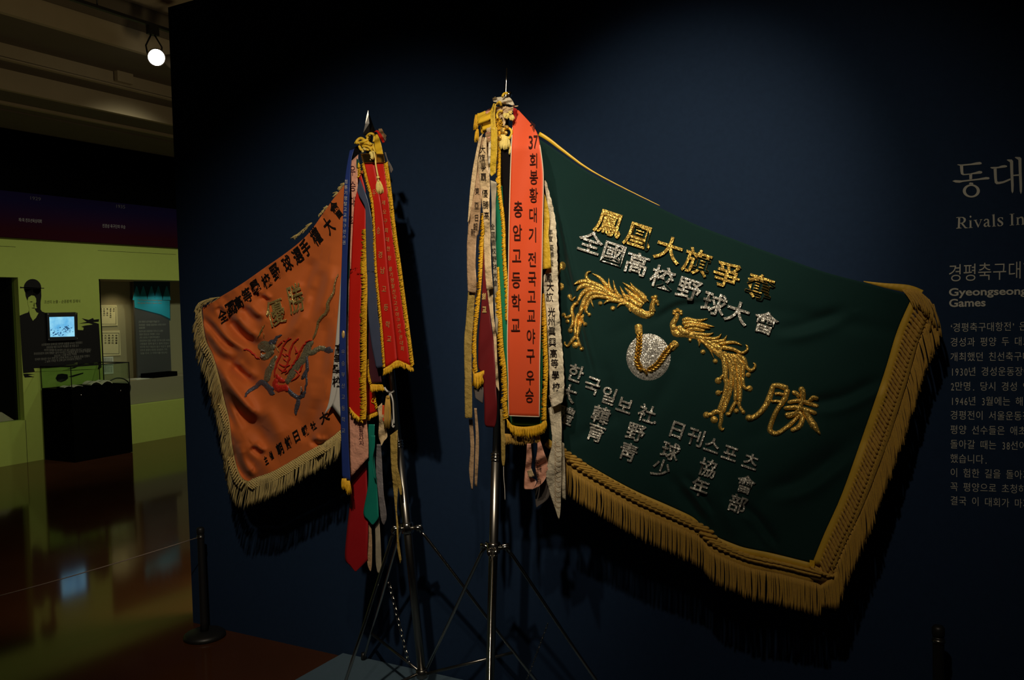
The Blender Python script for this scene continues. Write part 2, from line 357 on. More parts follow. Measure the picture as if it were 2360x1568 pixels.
# show-case recesses in the lime wall
def recess(name, y0, y1, z0, z1, dep, mt):
    x1 = XL-T; x0 = XL-dep
    for nm, lo, hi in (('back', (x0-.05, y0-.05, z0-.05), (x0, y1+.05, z1+.05)), ('left', (x0, y0-.05, z0), (x1, y0, z1)), ('right', (x0, y1, z0), (x1, y1+.05, z1)),
                       ('floor', (x0, y0, z0-.05), (x1, y1, z0)), ('ceiling', (x0, y0, z1), (x1, y1, z1+.05))):
        struct(MB().box(lo, hi).build('wall_'+name+'_'+nm, mt, smooth=False))
recess('niche', yA0, yA1, zA0, zN, .75, M['mural'])
recess('niche', yB0, yB1, zB0, zN, .62, M['niche'])
spot('niche_lamp', (XL-.3, yB0+.62, zN-.05), (XL-.55, yB0+.62, 1.0), 5.5, 115, 1, (1, .82, .5), .05)
spot('niche_lamp', (XL-.2, yB0+1.15, zN-.05), (XL-.5, yB0+1.1, 1.0), 3.0, 90, 1, (1, .9, .75), .05)
spot('niche_lamp', (XL-.3, yA1-.75, zN-.05), (XL-.4, yA1-.7, .6), .8, 70, 1, (1, .7, .45), .05)
# left recess: low slanted plinth
p = X(*k2(100, 1205), XL-.2)
y1 = p.y; 
m = MB().add([(XL-.7, y1-1.2, zA0+.003), (XL-.14, y1-1.2, zA0+.003), (XL-.14, y1-.05, zA0), (XL-.7, y1-.05, zA0), (XL-.7, y1-1.2, zA0+.16), (XL-.2, y1-1.2, zA0+.10), (XL-.2, y1-.15, zA0+.10), (XL-.7, y1-.15, zA0+.16)],
             [(0, 3, 2, 1), (4, 5, 6, 7), (0, 1, 5, 4), (1, 2, 6, 5), (2, 3, 7, 6), (3, 0, 4, 7)])
tag(m.build('display_plinth', M['nplinth'], smooth=False), 'low brown plinth with sloping top in the dark left showcase recess', 'plinth')
# right recess contents
XB = XL-.62
zP = X(*k2(1000, 931), XL-.16).z
pl = MB().box((XL-.6, yB0+.02, zB0+.002), (XL-.14, yB1-.02, zP)).build('display_plinth', M['nplinth'], smooth=False)
tag(pl, 'long beige display ledge along the foot of the lit showcase recess', 'plinth')
def paperX(name, a, b, label, cat, lines, mt, group=None):
    p, q = X(*a, XB), X(*b, XB); o = rectX(XB+.012, a, b, .012).build(name, mt, smooth=False); tag(o, label, cat, group)
    m = MB(); m2 = MB(); x0, y0 = a; x1, y1 = b; pw, ph = x1-x0, y1-y0
    fr = lambda u, v: (x0+pw*u, y0+ph*v)
    OP = onX(XB+.012)
    for (u0, v0, u1, v1) in ((.06, .06, .94, .075), (.06, .925, .94, .94), (.06, .06, .075, .94), (.925, .06, .94, .94)):
        shape([fr(u0, v0), fr(u1, v0), fr(u1, v1), fr(u0, v1)], OP, mb=m)
    m.build('border_print', M['ink'], o, False)
    for i, s in enumerate(lines):
        for j, ch in enumerate(s):
            letter(m2, ch, fr(.84-i*.13, .17+j*.105), (pw*.085, 0), (0, -ph*.085), OP, off=.01, eps=.002)
    m2.build('lettering', M['ink'], o, False); return o
paperX('certificate', k2(600, 461), k2(760, 590), 'upper bordered paper certificate pinned on the showcase back wall', 'certificate', ['賞狀', '優等生金甲', '第一學年', '右者品行', '昭和三年', '校長'], M['paper'])
paperX('certificate', k2(600, 628), k2(780, 782), 'lower wider bordered paper certificate pinned on the showcase back wall', 'certificate', ['卒業證書', '本校全科', '卒業證授', '大正十年', '月二十日', '學校長'], M['paper'])
for i, (a, b) in enumerate((((650, 795), (733, 845)), ((650, 848), (733, 900)))):
    o = rectX(XB+.008, k2(*a), k2(*b), .008).build('caption_card', M['white'], smooth=False)
    tag(o, ['upper small white caption card under the certificates', 'lower small white caption card under the certificates'][i], 'card')
    m = MB()
    for j in range(4): wl('경성운동장 육상경기 상장', k2(662, a[1]+12+j*10), k2(724, a[1]+12.5+j*10), 2.2, onX(XB+.008), mb=m)
    m.build('lettering', M['ink'], o, False)
# tall information panel with teal beams
XI = XL-.42
p, q = X(*k2(862, 292), XI), X(*k2(1108, 928), XI)
IP = MB().box((XI-.03, p.y, zP+.004), (XI, q.y, min(p.z, zN-.005))).build('information_panel', M['panel'], smooth=False)
tag(IP, 'tall grey information panel with teal spotlit header in the lit showcase', 'panel')
OI = onX(XI)
shape(K((863, 300), (1097, 300), (1100, 560), (1040, 525), (868, 478)), OI).build('header_print', M['tealdark'], IP, False)
m = MB(); OI2 = onX(XI+.0016)
shape(K((866, 420), (1095, 430), (1097, 545), (1040, 518), (869, 474)), OI2, mb=m)
for cx in (882, 925, 977, 1022, 1076): shape(K((cx-3, 336), (cx+3, 336), (cx+22, 400), (cx+26, 425), (cx-26, 425), (cx-22, 400)), OI2, mb=m)
m.build('beam_print', M['teallight'], IP, False)
OI3 = onX(XI+.0032); m = MB()
wl('The Pioneer of the Modern Sports', k2(890, 428), k2(1046, 432), 3.2, OI3, .01, m); wl('Mongyang  Modern Sports Hero', k2(890, 447), k2(1044, 449), 3.0, OI3, .01, m)
tx = ['근대 체육의 선구자들이 뛰놀던 곳', '경성운동장 · 동대문 운동장에서 시작된 이야기', '체육대회', '청년의 꿈은 운동장에서 자라나고 노래와', '응원의 함성으로 가득했다 그리고', '근대 스포츠는 이 땅에 뿌리내렸고', '운동장에서 열린 수많은 경기와 집회 속에서', '사람들은 함께 달리고 함께 웃었다', '야구와 축구 육상과 정구 자전거 경주', '모두의 광장이 되었던 운동장의 기억', '오늘 다시 그 이야기를 만난다']
wd = [1028, 1070, 935, 1052, 1030, 1030, 1108, 1090, 1098, 1078, 1080]
for i, s in enumerate(tx): wl(s, k2(894+i*1.2, 572+i*20.3), k2(min(wd[i], 1100), 570+i*20), 4.0, OI3, .01, m)
m.build('body_lettering', M['wtext2'], IP, False)
p, q = X(*k2(966, 901), XL-.2), X(*k2(1146, 929), XL-.2)
o = MB().box((XL-.38, p.y, zP+.003), (XL-.2, q.y, p.z)).build('black_box', M['black'], smooth=False); tag(o, 'flat black box lying on the beige showcase ledge', 'box')
o = MB().box((XL-.42, X(*k2(850, 938), XL-.3).y, zP), (XL-.2, X(*k2(950, 936), XL-.3).y, zP+.006)).build('paper_sheet', M['white'], smooth=False)
tag(o, 'white sheet lying on the showcase ledge left of the black box', 'paper')
# glass fronts of the recesses
for i, (a, b, c) in enumerate(((yA0, yA1, zA0), (yB0, yB1, zB0))):
    o = MB().box((XL-.09, a, c), (XL-.08, b, zN)).build('showcase_glass', M['glass'], smooth=False); struct(o); o.name = 'window_%d' % (i+1)
m = MB()
for a, b in (((650, 290), (666, 880)),): rectX(XL-.06, k2(645, 290), k2(652, 1090), .02, m)
struct(m.build('trim_1', M['black'], smooth=False))
# ------------------------------------------------------------------ printed mural with the bust
OM = onX(XL+.001)
mur = shape(K((127, 526), (160, 512), (182, 505), (197, 470), (178, 432), (166, 400), (160, 352), (265, 352), (267, 400), (262, 440), (262, 486), (272, 500), (300, 510), (500, 507), (502, 618), (537, 620), (541, 604), (525, 597),
    (548, 590), (600, 583), (575, 574), (510, 577), (560, 566), (528, 543), (572, 553), (600, 541), (606, 552), (640, 548), (637, 565), (600, 568), (638, 578), (656, 860), (640, 872), (222, 890), (150, 897), (140, 760)), OM)
shape(ellipse(*k2(210, 345), 20, 20), OM, mb=mur); shape(K((130, 338), (140, 341), (285, 347), (285, 351), (140, 348), (130, 350)), OM, mb=mur)
mur = mur.build('wall_mural', M['mural'], smooth=False)
tag(mur, 'black printed bust silhouette of a person wearing a round topknot hat on lime wall', 'mural')
OM2 = onX(XL+.0027)
m = shape(K((178, 428), (183, 408), (203, 395), (222, 398), (233, 415), (234, 440), (226, 452), (222, 470), (226, 488), (236, 505), (249, 509), (232, 540), (212, 559), (197, 532), (188, 500), (189, 478), (181, 455)), OM2)
shape(K((214, 462), (218, 440), (236, 456), (240, 475), (232, 480), (222, 476)), OM2, mb=m)
shape(K((218, 866), (380, 860), (440, 842), (500, 830), (498, 842), (440, 858), (495, 852), (400, 882), (225, 888)), OM2, mb=m)
shape(K((400, 880), (480, 866), (520, 848), (562, 832), (600, 850), (608, 828), (628, 824), (636, 850), (630, 872), (560, 873), (480, 876)), OM2, mb=m)
m.build('pale_figure_print', M['lime'], mur, False)
OM3 = onX(XL+.0044)
m = MB()
for q in (K((190, 437), (203, 434), (214, 437), (203, 440)), K((203, 476), (218, 474), (228, 478), (215, 480)), K((232, 440), (240, 436), (244, 470), (236, 474))): shape(q, OM3, mb=m)
shape(K((358, 930), (372, 905), (400, 900), (436, 905), (440, 930), (425, 945), (395, 956), (370, 950)), OM, mb=m)
shape(K((440, 920), (490, 905), (538, 893), (538, 901), (470, 922)), OM, mb=m); shape(K((150, 902), (175, 900), (222, 905), (180, 910), (222, 922), (160, 925)), OM, mb=m)
m.build('dark_stroke_print', M['mural'], mur, False)
wl('조선의 눈물 – 순종황제 장례식', k2(286, 446), k2(518, 440), 6, OM, .0).build('title_lettering', M['capt'], mur, False)
ln = [('순종황제의 장례식은 망국의 설움을 나누는 자리였다', 268, 720, 532, 706), ('운동장을 메운 조선의 백성들은 흰 옷을 입고', 300, 737, 508, 725), ('마지막 황제를 떠나보내며 나라 잃은 슬픔을 함께 했고 눈물 흘렸다', 285, 755, 588, 752),
      ('경성운동장의 장례 행렬은 길게 이어졌고 사람들의 통곡 소리는 하늘에', 218, 778, 582, 762), ('닿았으며 그 뒤를 따르는 백성들', 350, 793, 495, 778), ('만세의 함성은 다시 한번 온 나라에 퍼져 나가 독립의 뜻을 전했다', 226, 815, 580, 792), ('그 날의 기억은 이 곳에 남아 우리에게 전해진다', 288, 829, 526, 809)]
m = MB()
for s, a, b, c, d in ln: wl(s, k2(a, b), k2(c, d), 4.4, OM2, .01, m)
m.build('story_lettering', M['mtext'], mur, False)
# monitor
tv = thing('wall_monitor', X(*k2(400, 680), XL+.03), 'small black monitor glowing blue on the black mural', 'monitor')
x0 = XL+.035
m = rectX(x0, k2(302, 507), k2(497, 682), .03); m.build('bezel', M['post'], tv, False)
OT = onX(x0)
shape(K((318, 535), (478, 532), (482, 660), (324, 664)), OT).build('screen', M['screen'], tv, False)
m = MB(); random.seed(3)
for i in range(60):
    cx = 330+random.random()**1.3*140; cy = 655-abs(random.gauss(0, 1))*26-(18 if cx > 410 else 0); r = random.uniform(1.5, 5)
    if 536 < cy < 658: shape(K(*[(cx+r*1.5*math.cos(a+.3)*random.uniform(.6, 1.2), cy+r*.8*math.sin(a)) for a in (0, 1, 2, 3, 4, 5)]), onX(x0+.0016), mb=m)
shape(K((415, 600), (430, 592), (440, 602), (452, 610), (436, 616), (425, 608)), onX(x0+.0016), mb=m)
m.build('screen_image', M['screen_rock'], tv, False)
for a in ((310, 517), (489, 515), (316, 680), (499, 673)):
    p = X(*k2(*a), x0); MB().lathe([(.008, 0), (.008, .004), (.004, .007)], p, 10, 0).build('screw', M['chrome'], tv)
# ------------------------------------------------------------------ glass-topped display case
cx0, cx1, cy0, cy1, ch, gh = XL+.03, -8.93, 2.89, 3.63, .83, 1.075
dc = thing('display_case', ((cx0+cx1)/2, (cy0+cy1)/2, 0), 'black pedestal display case with clear glass hood by the lime wall', 'display case')
MB().box((cx0, cy0, .004), (cx1, cy1, ch)).build('pedestal', M['black'], dc, False)
m = MB(); g = .006
m.box((cx1-g, cy0, ch), (cx1, cy1, gh)); m.box((cx0, cy0, ch), (cx0+g, cy1, gh)); m.box((cx0+g, cy0, ch), (cx1-g, cy0+g, gh)); m.box((cx0+g, cy1-g, ch), (cx1-g, cy1, gh)); m.box((cx0, cy0, gh), (cx1, cy1, gh+g))
m.build('glass_hood', M['glass'], dc, False)
m = MB(); e = .007
for a, b in (((cx0, cy0), (cx1, cy0)), ((cx1, cy0), (cx1, cy1)), ((cx1, cy1), (cx0, cy1)), ((cx0, cy1), (cx0, cy0))):
    m.box((min(a[0], b[0])-e/2, min(a[1], b[1])-e/2, gh+g-.004), (max(a[0], b[0])+e/2, max(a[1], b[1])+e/2, gh+g+.006))
for a in ((cx1, cy0), (cx1, cy1), (cx0, cy0), (cx0, cy1)): m.box((a[0]-e/2, a[1]-e/2, ch), (a[0]+e/2, a[1]+e/2, gh+g))
m.build('hood_edge', M['mural'], dc, False)
for q in (.15, .83): MB().lathe([(.011, 0), (.011, .004), (.006, .008)], (cx1, cy0+(cy1-cy0)*q, ch-.075), 10, 0).build('lock_screw', M['chrome'], dc)
bz = ch+.004
def page(name, x, y, w_, d_, rot, label, h=.02):
    m = MB(); c_, s_ = math.cos(rot), math.sin(rot); rows = []
    for i in range(9):
        u = i/8-.5; rows.append([(x+c_*u*w_-s_*v*d_, y+s_*u*w_+c_*v*d_, bz+h*(.35+1.1*abs(math.sin(u*PI*1.9)))) for v in (-.5, 0, .5)])
    m.grid(rows, (0, 0, -h*.35)); return tag(m.build(name, M['book'], smooth=False), label, 'book')
page('open_book', -9.15, 3.36, .26, .20, 1.45, 'open pale book lying in the middle of the glass display case', .035)
page('paper_booklet', -9.18, 3.05, .2, .16, 1.3, 'thin pale booklet at the left end of the glass display case', .014)
cab = []
for i in range(33):
    a = -.4+i/32*5.2; cab.append((-9.15+.05*math.sin(a), cy1+.06+.02*math.cos(a), .79+.17*math.cos(a-PI*.45)))
cb = MB().tube([X(*k2(*p), XL+.014) for p in spline([(690, 965), (715, 945), (750, 930), (790, 932), (822, 950), (838, 975), (840, 1000), (832, 1025), (824, 1030)], 5)], .008, 7).build('black_cable', M['post'])
tag(cb, 'black cable looping over the right end of the display case', 'cable')
# ------------------------------------------------------------------ stepped ceiling running along the hall
prof = []; z = 4.35
def px_x(py, zz): return G(200, py, zz).x
def px_z(py, xx): return hit(200, py, 0, xx).z
steps = [('h', -30, 'beige'), ('v', 30, 'shade_grey'), ('h', 33, 'shade_grey'), ('v', 84, 'beige'), ('h', 149, 'shade_grey'), ('v', 180, 'beige'), ('v', 183.5, 'lip'), ('h', 203, 'shade_grey'), ('v', 246, 'beige'), ('h', 271, 'shade_grey'), ('v', 277, 'beige'), ('h', 288, 'shade_grey'), ('v', 291, 'shade_grey'), ('h', 328, 'shade_grey'), ('v', 338, 'beige')]
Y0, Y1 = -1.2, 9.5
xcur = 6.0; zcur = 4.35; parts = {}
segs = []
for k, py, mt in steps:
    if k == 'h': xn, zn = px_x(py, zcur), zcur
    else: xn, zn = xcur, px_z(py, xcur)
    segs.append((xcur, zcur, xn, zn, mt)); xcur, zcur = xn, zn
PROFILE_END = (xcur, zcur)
cm = {'beige': MB(), 'shade_grey': MB(), 'black': MB()}
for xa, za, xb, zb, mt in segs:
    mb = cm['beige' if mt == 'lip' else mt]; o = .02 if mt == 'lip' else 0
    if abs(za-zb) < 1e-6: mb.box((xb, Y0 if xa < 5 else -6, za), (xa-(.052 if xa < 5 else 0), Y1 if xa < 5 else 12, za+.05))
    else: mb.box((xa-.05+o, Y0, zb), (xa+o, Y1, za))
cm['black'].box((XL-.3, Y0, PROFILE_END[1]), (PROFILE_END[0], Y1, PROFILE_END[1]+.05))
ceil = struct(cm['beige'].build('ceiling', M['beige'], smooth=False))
struct(cm['shade_grey'].build('ceiling_recess', M['shade_grey'], smooth=False)); struct(cm['black'].build('ceiling_shadow_gap', M['black'], smooth=False))
# T-shaped hanger in the recess
q = lambda x, y: (x/2.8, y/2.8)
xs = segs[5][0]+.04
m = MB(); rectX(xs, q(700, 290), q(735, 400), .03, m); rectX(xs, q(800, 300), q(870, 440), .03, m); struct(m.build('trim_2', M['shade_grey'], smooth=False))
m = MB(); rectX(xs+.03, q(752, 330), q(862, 545), .05, m); struct(m.build('trim_3', M['beige'], smooth=False))
# track and lamps
tx_ = segs[2][0]+.05
def lamp(p, aim, r, label, strength):
    t = thing('spotlight', p, label, 'spotlight', 'ceiling spotlights')
    ax = (Vector(aim)-Vector(p)).normalized(); b = Vector(p)-ax*.16
    MB().tube([b-ax*.05, b, b+ax*.03, b+ax*.12, p, p+ax*.015], [r*.45, r*.62, r*.7, r*.8, r*1.12, r*1.15], 20).build('housing', M['lampbody'], t)
    MB().tube([p+ax*.0155, p+ax*.022, p+ax*.026], [r*1.0, r*.9, r*.3], 20).build('lens', M['lampwhite'], t)
    s = ax.cross(Vector((0, 0, 1))).normalized(); top = b+Vector((0, 0, .17))
    m = MB()
    for sg in (-1, 1): m.tube([b+ax*.06+s*sg*r*.8, b+ax*.04+s*sg*r*.95+Vector((0, 0, .08)), top+s*sg*.015], .007, 6)
    m.build('yoke', M['post'], t); MB().box(top-Vector((.02, .05, .0)), top+Vector((.02, .05, .07))).build('track_adapter', M['post'], t, False)
    return top
lp = X(360, 132, -6.); lt = lamp(lp, CAM+Vector((1.9, 0, -1.3)), .066, 'lit round ceiling spotlight shining at the viewer beside the blue wall top', 6)
l2 = min((lp+Vector((0, .05*k, 0)) for k in range(1, 40)), key=lambda q: abs(proj(q)[0]-397)); lamp(l2, (-8.8, 1.9, 2.6), .06, 'second ceiling spotlight half hidden behind the blue wall edge', 6)
tr = MB().box((lt.x-.018, Y0, lt.z+.07), (lt.x+.018, Y1, lt.z+.095)).build('lighting_track', M['post'], smooth=False)
tag(tr, 'thin black lighting track under the ceiling carrying the spotlights', 'lighting track')
m = MB()
for yy in (-.5, 1.4, 3.2, 5.5): m.tube([(lt.x, yy, lt.z+.095), (lt.x, yy, 4.35)], .006, 6)
m.build('hanger_rod', M['post'], tr)
# ------------------------------------------------------------------ low plinth under the stands
pm = MB().add([(-2.605, -1.5, 0), (-.9, -1.5, 0), (-.9, -.012, 0), (-2.605, -.012, 0), (-2.605, -1.5, .022), (-.9, -1.5, .022), (-.9, -.012, .022), (-2.605, -.012, .022)],
              [(0, 3, 2, 1), (4, 5, 6, 7), (0, 1, 5, 4), (1, 2, 6, 5), (2, 3, 7, 6), (3, 0, 4, 7)]).build('floor_plinth', M['platform'], smooth=False)
tag(pm, 'low blue painted plinth under both flag stands', 'plinth')
# ------------------------------------------------------------------ stanchions and cord
def stanchion(c, h, label):
    t = thing('stanchion', c, label, 'stanchion', 'barrier posts along the wall')
    MB().lathe([(.098, 0), (.102, .006), (.100, .018), (.085, .028), (.03, .034)], c, 36).build('base', M['post'], t)
    MB().lathe([(.021, .03), (.0185, .08), (.0165, h-.04), (.0165, h-.035)], c, 20).build('post', M['post'], t)
    MB().lathe([(.0165, h-.034), (.0185, h-.028), (.0185, h-.008), (.014, h-.001), (.004, h)], c, 20).build('cap', M['post'], t)
    MB().lathe([(.0172, h-.055), (.0195, h-.052), (.0195, h-.044), (.0172, h-.041)], c, 20).build('cord_ring', M['steel'], t)
    return Vector(c)+Vector((0, 0, h-.048))
s0 = W(472, 1470, .115); s0.z = 0
a = stanchion(s0, .555, 'black barrier post with round base at left end of the blue wall')
s1 = W(2163, 1500, .118); s1.z = 0
b_ = stanchion(s1, .585, 'black barrier post cut off at the bottom right corner')
e = G(0, 1363, .50); e2 = e+(e-a)*.6
a = a+(e2-a).normalized()*.021
m = MB().tube([a+(e2-a)*i/12-Vector((0, 0, .02*math.sin(PI*i/12))) for i in range(13)], .0022, 6)
tag(m.build('barrier_cord', M['rope']), 'thin pale cord stretched left from the barrier post across the floor area', 'cord')
# ------------------------------------------------------------------ wall lettering on the blue partition
D0 = lambda x, y: 0.
kt = lambda x, y: (2160+x/7.125, 340+y/7.125)
def trace(mb, pts): return polyd([kt(*p) for p in pts], D0, mb, th=.001, eps=.0015)
m = MB()
trace(m, [(325, 285), (340, 278), (400, 280), (550, 266), (640, 245), (700, 238), (728, 250), (730, 272), (700, 280), (560, 290), (430, 300), (410, 300), (375, 300)])
trace(m, [(372, 296), (425, 296), (428, 395), (432, 430), (450, 436), (540, 428), (620, 408), (690, 385), (735, 393), (740, 418), (715, 430), (590, 440), (480, 452), (425, 456), (392, 440), (382, 400)])
trace(m, [(525, 440), (575, 436), (572, 520), (528, 524)])
trace(m, [(247, 552), (290, 536), (400, 542), (560, 526), (680, 510), (800, 486), (850, 490), (862, 510), (840, 524), (740, 530), (560, 548), (420, 566), (370, 580), (300, 576)])
trace(m, [(522, 585), (545, 574), (590, 582), (592, 610), (555, 614), (530, 612)])
def ring(mb, cx, cy, rx, ry, rx2, ry2, rot=0, n=36):
    vs = []
    for i in range(n):
        a = 2*PI*i/n; vs.append(kt(cx+rx*math.cos(a), cy+ry*math.sin(a)))
    for i in range(n):
        a = 2*PI*i/n; vs.append(kt(cx+rx2*math.cos(a), cy+ry2*math.sin(a)))
    pv = [W(x, y, .0015) for x, y in vs]; mb.add(pv, [(i, (i+1) % n, n+(i+1) % n, n+i) for i in range(n)])
ring(m, 560, 714, 140, 108, 90, 82)
trace(m, [(868, 330), (890, 322), (1000, 318), (1060, 296), (1110, 290), (1146, 300), (1148, 318), (1120, 328), (1000, 342), (900, 350)])
trace(m, [(925, 345), (975, 343), (980, 500), (985, 555), (1005, 566), (1080, 555), (1200, 508), (1205, 535), (1100, 582), (1030, 600), (975, 605), (945, 580), (935, 500)])
trace(m, [(1140, 205), (1160, 196), (1225, 198), (1246, 225), (1248, 400), (1256, 620), (1252, 720), (1235, 756), (1218, 720), (1210, 560), (1200, 380), (1195, 245)])
trace(m, [(1272, 165), (1290, 156), (1360, 158), (1382, 180), (1385, 380), (1393, 620), (1390, 730), (1374, 766), (1356, 720), (1348, 560), (1338, 380), (1332, 205)])
trace(m, [(1248, 450), (1340, 440), (1342, 466), (1250, 470)])
m.build('title_lettering', M['vinyl'], wall, False)
# serif subtitle: thick stems, thin joins, flat serifs
m = MB()
def st(*p): trace(m, p)
st((345,1148),(378,1146),(372,1318),(338,1320)); st((312,1150),(345,1143),(430,1143),(465,1165),(472,1195),(455,1228),(420,1246),(375,1250),(375,1240),(412,1234),(432,1212),(436,1188),(425,1163),(400,1153),(312,1158)); st((385,1246),(420,1242),(470,1308),(502,1318),(502,1326),(455,1328)); st((312,1326),(338,1318),(375,1316),(400,1322),(400,1328),(312,1335))
st((533,1196),(560,1190),(562,1312),(532,1314)); st((518,1203),(560,1190),(556,1204),(535,1210)); st((516,1316),(580,1311),(580,1319),(516,1325)); trace(m, [(547+15*math.cos(i*.52), 1137+17*math.sin(i*.52)) for i in range(12)])
st((598,1192),(655,1186),(655,1193),(640,1198),(683,1282),(716,1192),(700,1190),(700,1184),(740,1180),(740,1186),(726,1192),(676,1314),(668,1315),(614,1200),(598,1199))
st((765,1196),(790,1174),(825,1172),(848,1186),(852,1210),(853,1280),(862,1292),(878,1286),(880,1292),(862,1304),(838,1302),(828,1286),(824,1215),(822,1192),(806,1184),(790,1192),(788,1206),(770,1210)); st((826,1222),(828,1234),(796,1252),(788,1272),(798,1288),(815,1286),(828,1276),(829,1288),(800,1306),(775,1304),(760,1282),(768,1254),(795,1236))
st((910,1104),(940,1092),(946,1290),(918,1292)); st((894,1110),(940,1092),(936,1106),(912,1114)); st((902,1294),(965,1289),(965,1296),(902,1302))
st((1078,1150),(1080,1186),(1074,1187),(1062,1164),(1040,1157),(1020,1162),(1015,1176),(1030,1194),(1064,1214),(1084,1240),(1082,1268),(1058,1290),(1020,1296),(992,1288),(988,1248),(995,1247),(1010,1276),(1036,1286),(1056,1272),(1054,1252),(1034,1236),(1002,1216),(988,1192),(996,1164),(1024,1150),(1050,1148))
st((1212,1092),(1244,1090),(1246,1270),(1214,1273)); st((1188,1094),(1266,1086),(1266,1092),(1188,1101)); st((1190,1276),(1262,1270),(1262,1277),(1190,1284))
st((1308,1150),(1334,1142),(1336,1262),(1310,1264)); st((1290,1156),(1334,1142),(1332,1154),(1310,1162)); st((1294,1268),(1352,1263),(1352,1270),(1294,1276)); st((1334,1162),(1360,1140),(1395,1136),(1415,1152),(1420,1180),(1422,1256),(1440,1260),(1440,1266),(1384,1271),(1384,1264),(1396,1258),(1392,1182),(1384,1160),(1366,1156),(1336,1174))
m.build('subtitle_lettering', M['vinyl'], wall, False)
m = MB(); u = lambda x, y: (2160+x/7.84, 560+y/7.84)
for ch, c in zip('경평축구대', ((338, 540), (605, 530), (870, 515), (1140, 510), (1415, 490))):
    letter(m, ch, u(*c), (252/7.84, -1.2), (.5, -300/7.84), on(D0), box='fit' if ch != '구' else 'em') if False else letter(m, ch, u(*c), (290/7.84, -1.2), (.3, -345/7.84), on(D0), off=-.004, box='em')
letter(m, '항', u(1690, 482), (290/7.84, -1.2), (.3, -345/7.84), on(D0), off=-.004)
m.build('heading_lettering', M['vinyl'], wall, False)
m = MB()
letter(m, 'Gyeongseong-', ((2187+2377)/2, 674.5), (190, -3.6), (0, -23.5), on(D0), off=.022, box='fit')
letter(m, 'Games', ((2187+2272)/2, 698), (84, -1.5), (0, -18.8), on(D0), off=.022, box='fit')
m.build('english_heading_lettering', M['vinyl'], wall, False)
m = MB()
body = [('‘경평축구대항전’ 은', 765, -.020), ('경성과 평양 두 대도', 798.5, -.012), ('개최했던 친선축구대', 832.5, -.008), ('1930년 경성운동장에', 866, .0), ('2만명. 당시 경성 인', 900, .005), ('1946년 3월에는 해방', 933.5, .010), ('경평전이 서울운동장에', 966.5, .014), ('평양 선수들은 애초', 1000, .018), ('돌아갈 때는 38선이', 1033.5, .022), ('했습니다.', 1066.5, .030), ('이 험한 길을 돌아가', 1099, .032), ('꼭 평양으로 초청하', 1131.5, .036), ('결국 이 대회가 마지', 1163.5, .042)]
for s, yb, sl in body:
    x = 2190.; adv = 19.55
    for ch in s:
        wch = {' ': .52, '‘': .3, '’': .3, '.': .45}.get(ch, .53 if ch.isdigit() else 1.)
        if ch != ' ':
            cx = x+adv*wch/2; cy = yb-9+(cx-2190)*sl
            if ch in '‘’.' or ch.isdigit(): 
                v, f = glyph(ch); bx = [q[0] for q in v]; by = [q[1] for q in v]
                letter(m, ch, (cx, cy+9.2-(max(by)+min(by))/2*24), ((max(bx)-min(bx))*(16 if ch.isdigit() else 20), 0), (0, -(max(by)-min(by))*24), on(D0), off=-.003, box='fit')
            else: letter(m, ch, (cx, cy-.8), (adv*1.06, adv*1.06*sl), (0, -22.8), on(D0), off=-.004)
        x += adv*wch
m.build('body_lettering', M['vinyl'], wall, False)
